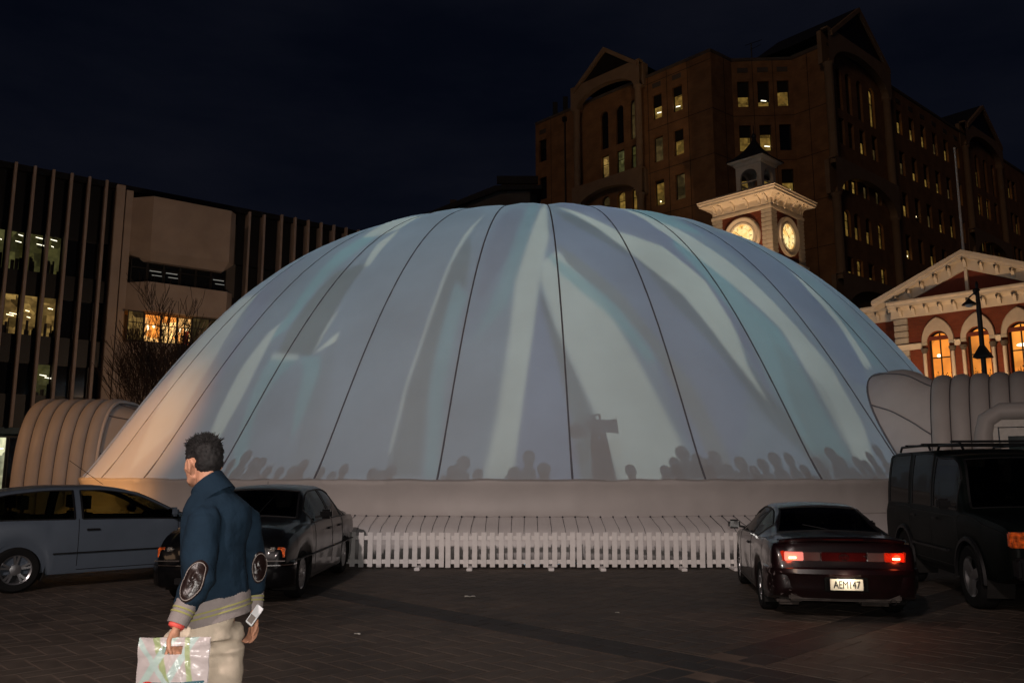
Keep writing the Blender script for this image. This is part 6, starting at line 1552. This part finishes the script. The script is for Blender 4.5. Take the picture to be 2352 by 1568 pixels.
# ================================================================ carrier bag
def carrier_bag():
    m=bpy.data.materials.new('bag_plastic'); m.use_nodes=True; n=m.node_tree.nodes; l=m.node_tree.links; b=n['Principled BSDF']; out=n['Material Output']; b.inputs['Roughness'].default_value=.28; b.inputs['Coat Weight'].default_value=.3
    tc=n.new('ShaderNodeTexCoord'); sp=n.new('ShaderNodeSeparateXYZ'); l.new(tc.outputs['Object'],sp.inputs[0])
    # printed pale green and mint ribbons
    def rib(a,c,w,src=None):
        q=n.new('ShaderNodeMath'); q.operation='MULTIPLY'; q.inputs[1].default_value=a; l.new(sp.outputs[2],q.inputs[0]); s=n.new('ShaderNodeMath'); s.operation='ADD'; l.new(sp.outputs[0],s.inputs[0]); l.new(q.outputs[0],s.inputs[1])
        d=n.new('ShaderNodeMath'); d.operation='SUBTRACT'; d.inputs[1].default_value=c; l.new(s.outputs[0],d.inputs[0]); ab=n.new('ShaderNodeMath'); ab.operation='ABSOLUTE'; l.new(d.outputs[0],ab.inputs[0]); mr=n.new('ShaderNodeMapRange'); mr.inputs['From Min'].default_value=w; mr.inputs['From Max'].default_value=w*.7; l.new(ab.outputs[0],mr.inputs[0]); return mr.outputs[0]
    cur=None; col=(.66,.58,.57,1)
    base=n.new('ShaderNodeRGB'); base.outputs[0].default_value=col; cur=base.outputs[0]
    for a,c,w,cc in ((-.55,.085,.020,(.60,.74,.70,1)),(.38,-.075,.016,(.42,.50,.25,1)),(-.62,-.005,.022,(.56,.72,.66,1)),(.15,.055,.012,(.46,.54,.28,1)),(.85,-.16,.016,(.58,.72,.68,1))):
        mx=n.new('ShaderNodeMix'); mx.data_type='RGBA'; l.new(rib(a,c,w),mx.inputs[0]); l.new(cur,mx.inputs[6]); mx.inputs[7].default_value=cc; cur=mx.outputs[2]
    l.new(cur,b.inputs['Base Color']); nz=n.new('ShaderNodeTexNoise'); nz.inputs['Scale'].default_value=9; nz.inputs['Distortion'].default_value=1.2; l.new(tc.outputs['Object'],nz.inputs[0]); bp=n.new('ShaderNodeBump'); bp.inputs['Strength'].default_value=.5; bp.inputs['Distance'].default_value=.02; l.new(nz.outputs[0],bp.inputs['Height']); l.new(bp.outputs[0],b.inputs['Normal'])
    tr=n.new('ShaderNodeBsdfTranslucent'); tr.inputs[0].default_value=(.6,.6,.55,1); mx=n.new('ShaderNodeMixShader'); mx.inputs[0].default_value=.25; l.new(b.outputs[0],mx.inputs[1]); l.new(tr.outputs[0],mx.inputs[2]); l.new(mx.outputs[0],out.inputs[0]); M['bag_plastic']=m
    yb=-.30; top=PP(402,1463,yb); w=.302; H=.42; Y=top.y
    t=empty('carrier_bag',PO+Vector((top.x,Y,top.z)),R(3),'glossy white and green carrier bag hanging from the walking man\'s left hand','bag')
    # two walls, hand slot cut out
    def wall(side):
        rows=[]; X=[-.5+i/36 for i in range(37)]; Z=[0-.0]+[-j/40 for j in range(1,41)]
        vs=[];fs=[]
        for j,z in enumerate(Z):
            for i,x in enumerate(X):
                d=.006+ .045*math.sin(PI*min(1,(-z)*1.15))**.8*math.cos(PI*x)
                # creases running out from the slot
                r_=math.hypot(x*w,(z*H+.05)); a_=math.atan2(z*H+.05,x*w)
                cre=.010*(abs((a_*2.2/PI*3)%1-.5)*2-.5)*min(1,r_/.10)*(1-min(1,-z))*1.3+.006*mnoise.noise(Vector((x*5,z*5,side*3)))
                vs.append((x*w*(1+.02*math.sin(z*6)),side*(d)+cre,z*H))
        n=len(X)
        for j in range(len(Z)-1):
            for i in range(n-1):
                cxx=(X[i]+X[i+1])/2*w; cz=(Z[j]+Z[j+1])/2*H
                if abs(cxx+.0)<.040 and -.068<cz<-.030: continue
                fs.append((j*n+i,j*n+i+1,(j+1)*n+i+1,(j+1)*n+i))
        mm=MB(); mm.add(vs,fs); return mm
    o=wall(-1).build('front_panel',M['bag_plastic'],t,50); wall(1).build('back_panel',M['bag_plastic'],t,50)
    bpy.context.view_layer.update()
    def onbag(x,z):
        h,loc,nn,_=o.ray_cast(Vector((x,-.4,z)),Vector((0,1,0))); return (loc if h else Vector((x,-.05,z)))+Vector((0,-.0015,0))
    def decal(x0,x1,z0,z1,nm,mt,par=o):
        rows=[[onbag(x0+(x1-x0)*i/16,z0+(z1-z0)*j/5) for i in range(17)] for j in range(6)]; return MB().grid(rows).build(nm,M[mt],par,60)
    bd=decal(-.08,.138,-.245,-.172,'printed_band','print_teal')
    tm=text_mesh('NEW ZEALAND',.026,.0003); tm.materials.append(M['phone_white'])
    for v in tm.vertices: p=onbag(.066+v.co.x,-.189+v.co.y); v.co=Vector((p.x,p.y-.0012,p.z))
    inst('printed_text',tm,bd)
    rows=[[onbag(-.088+.042*r_*math.cos(q),-.200+.030*r_*math.sin(q))+Vector((0,-.001,0)) for q in [2*PI*k/24 for k in range(24)]] for r_ in (.02,.35,.7,1)]
    MB().grid(rows,True).build('printed_badge',M['print_red'],o,60)
mat('print_teal',(.05,.13,.16),.3); mat('print_red',(.75,.04,.02),.3)
carrier_bag()
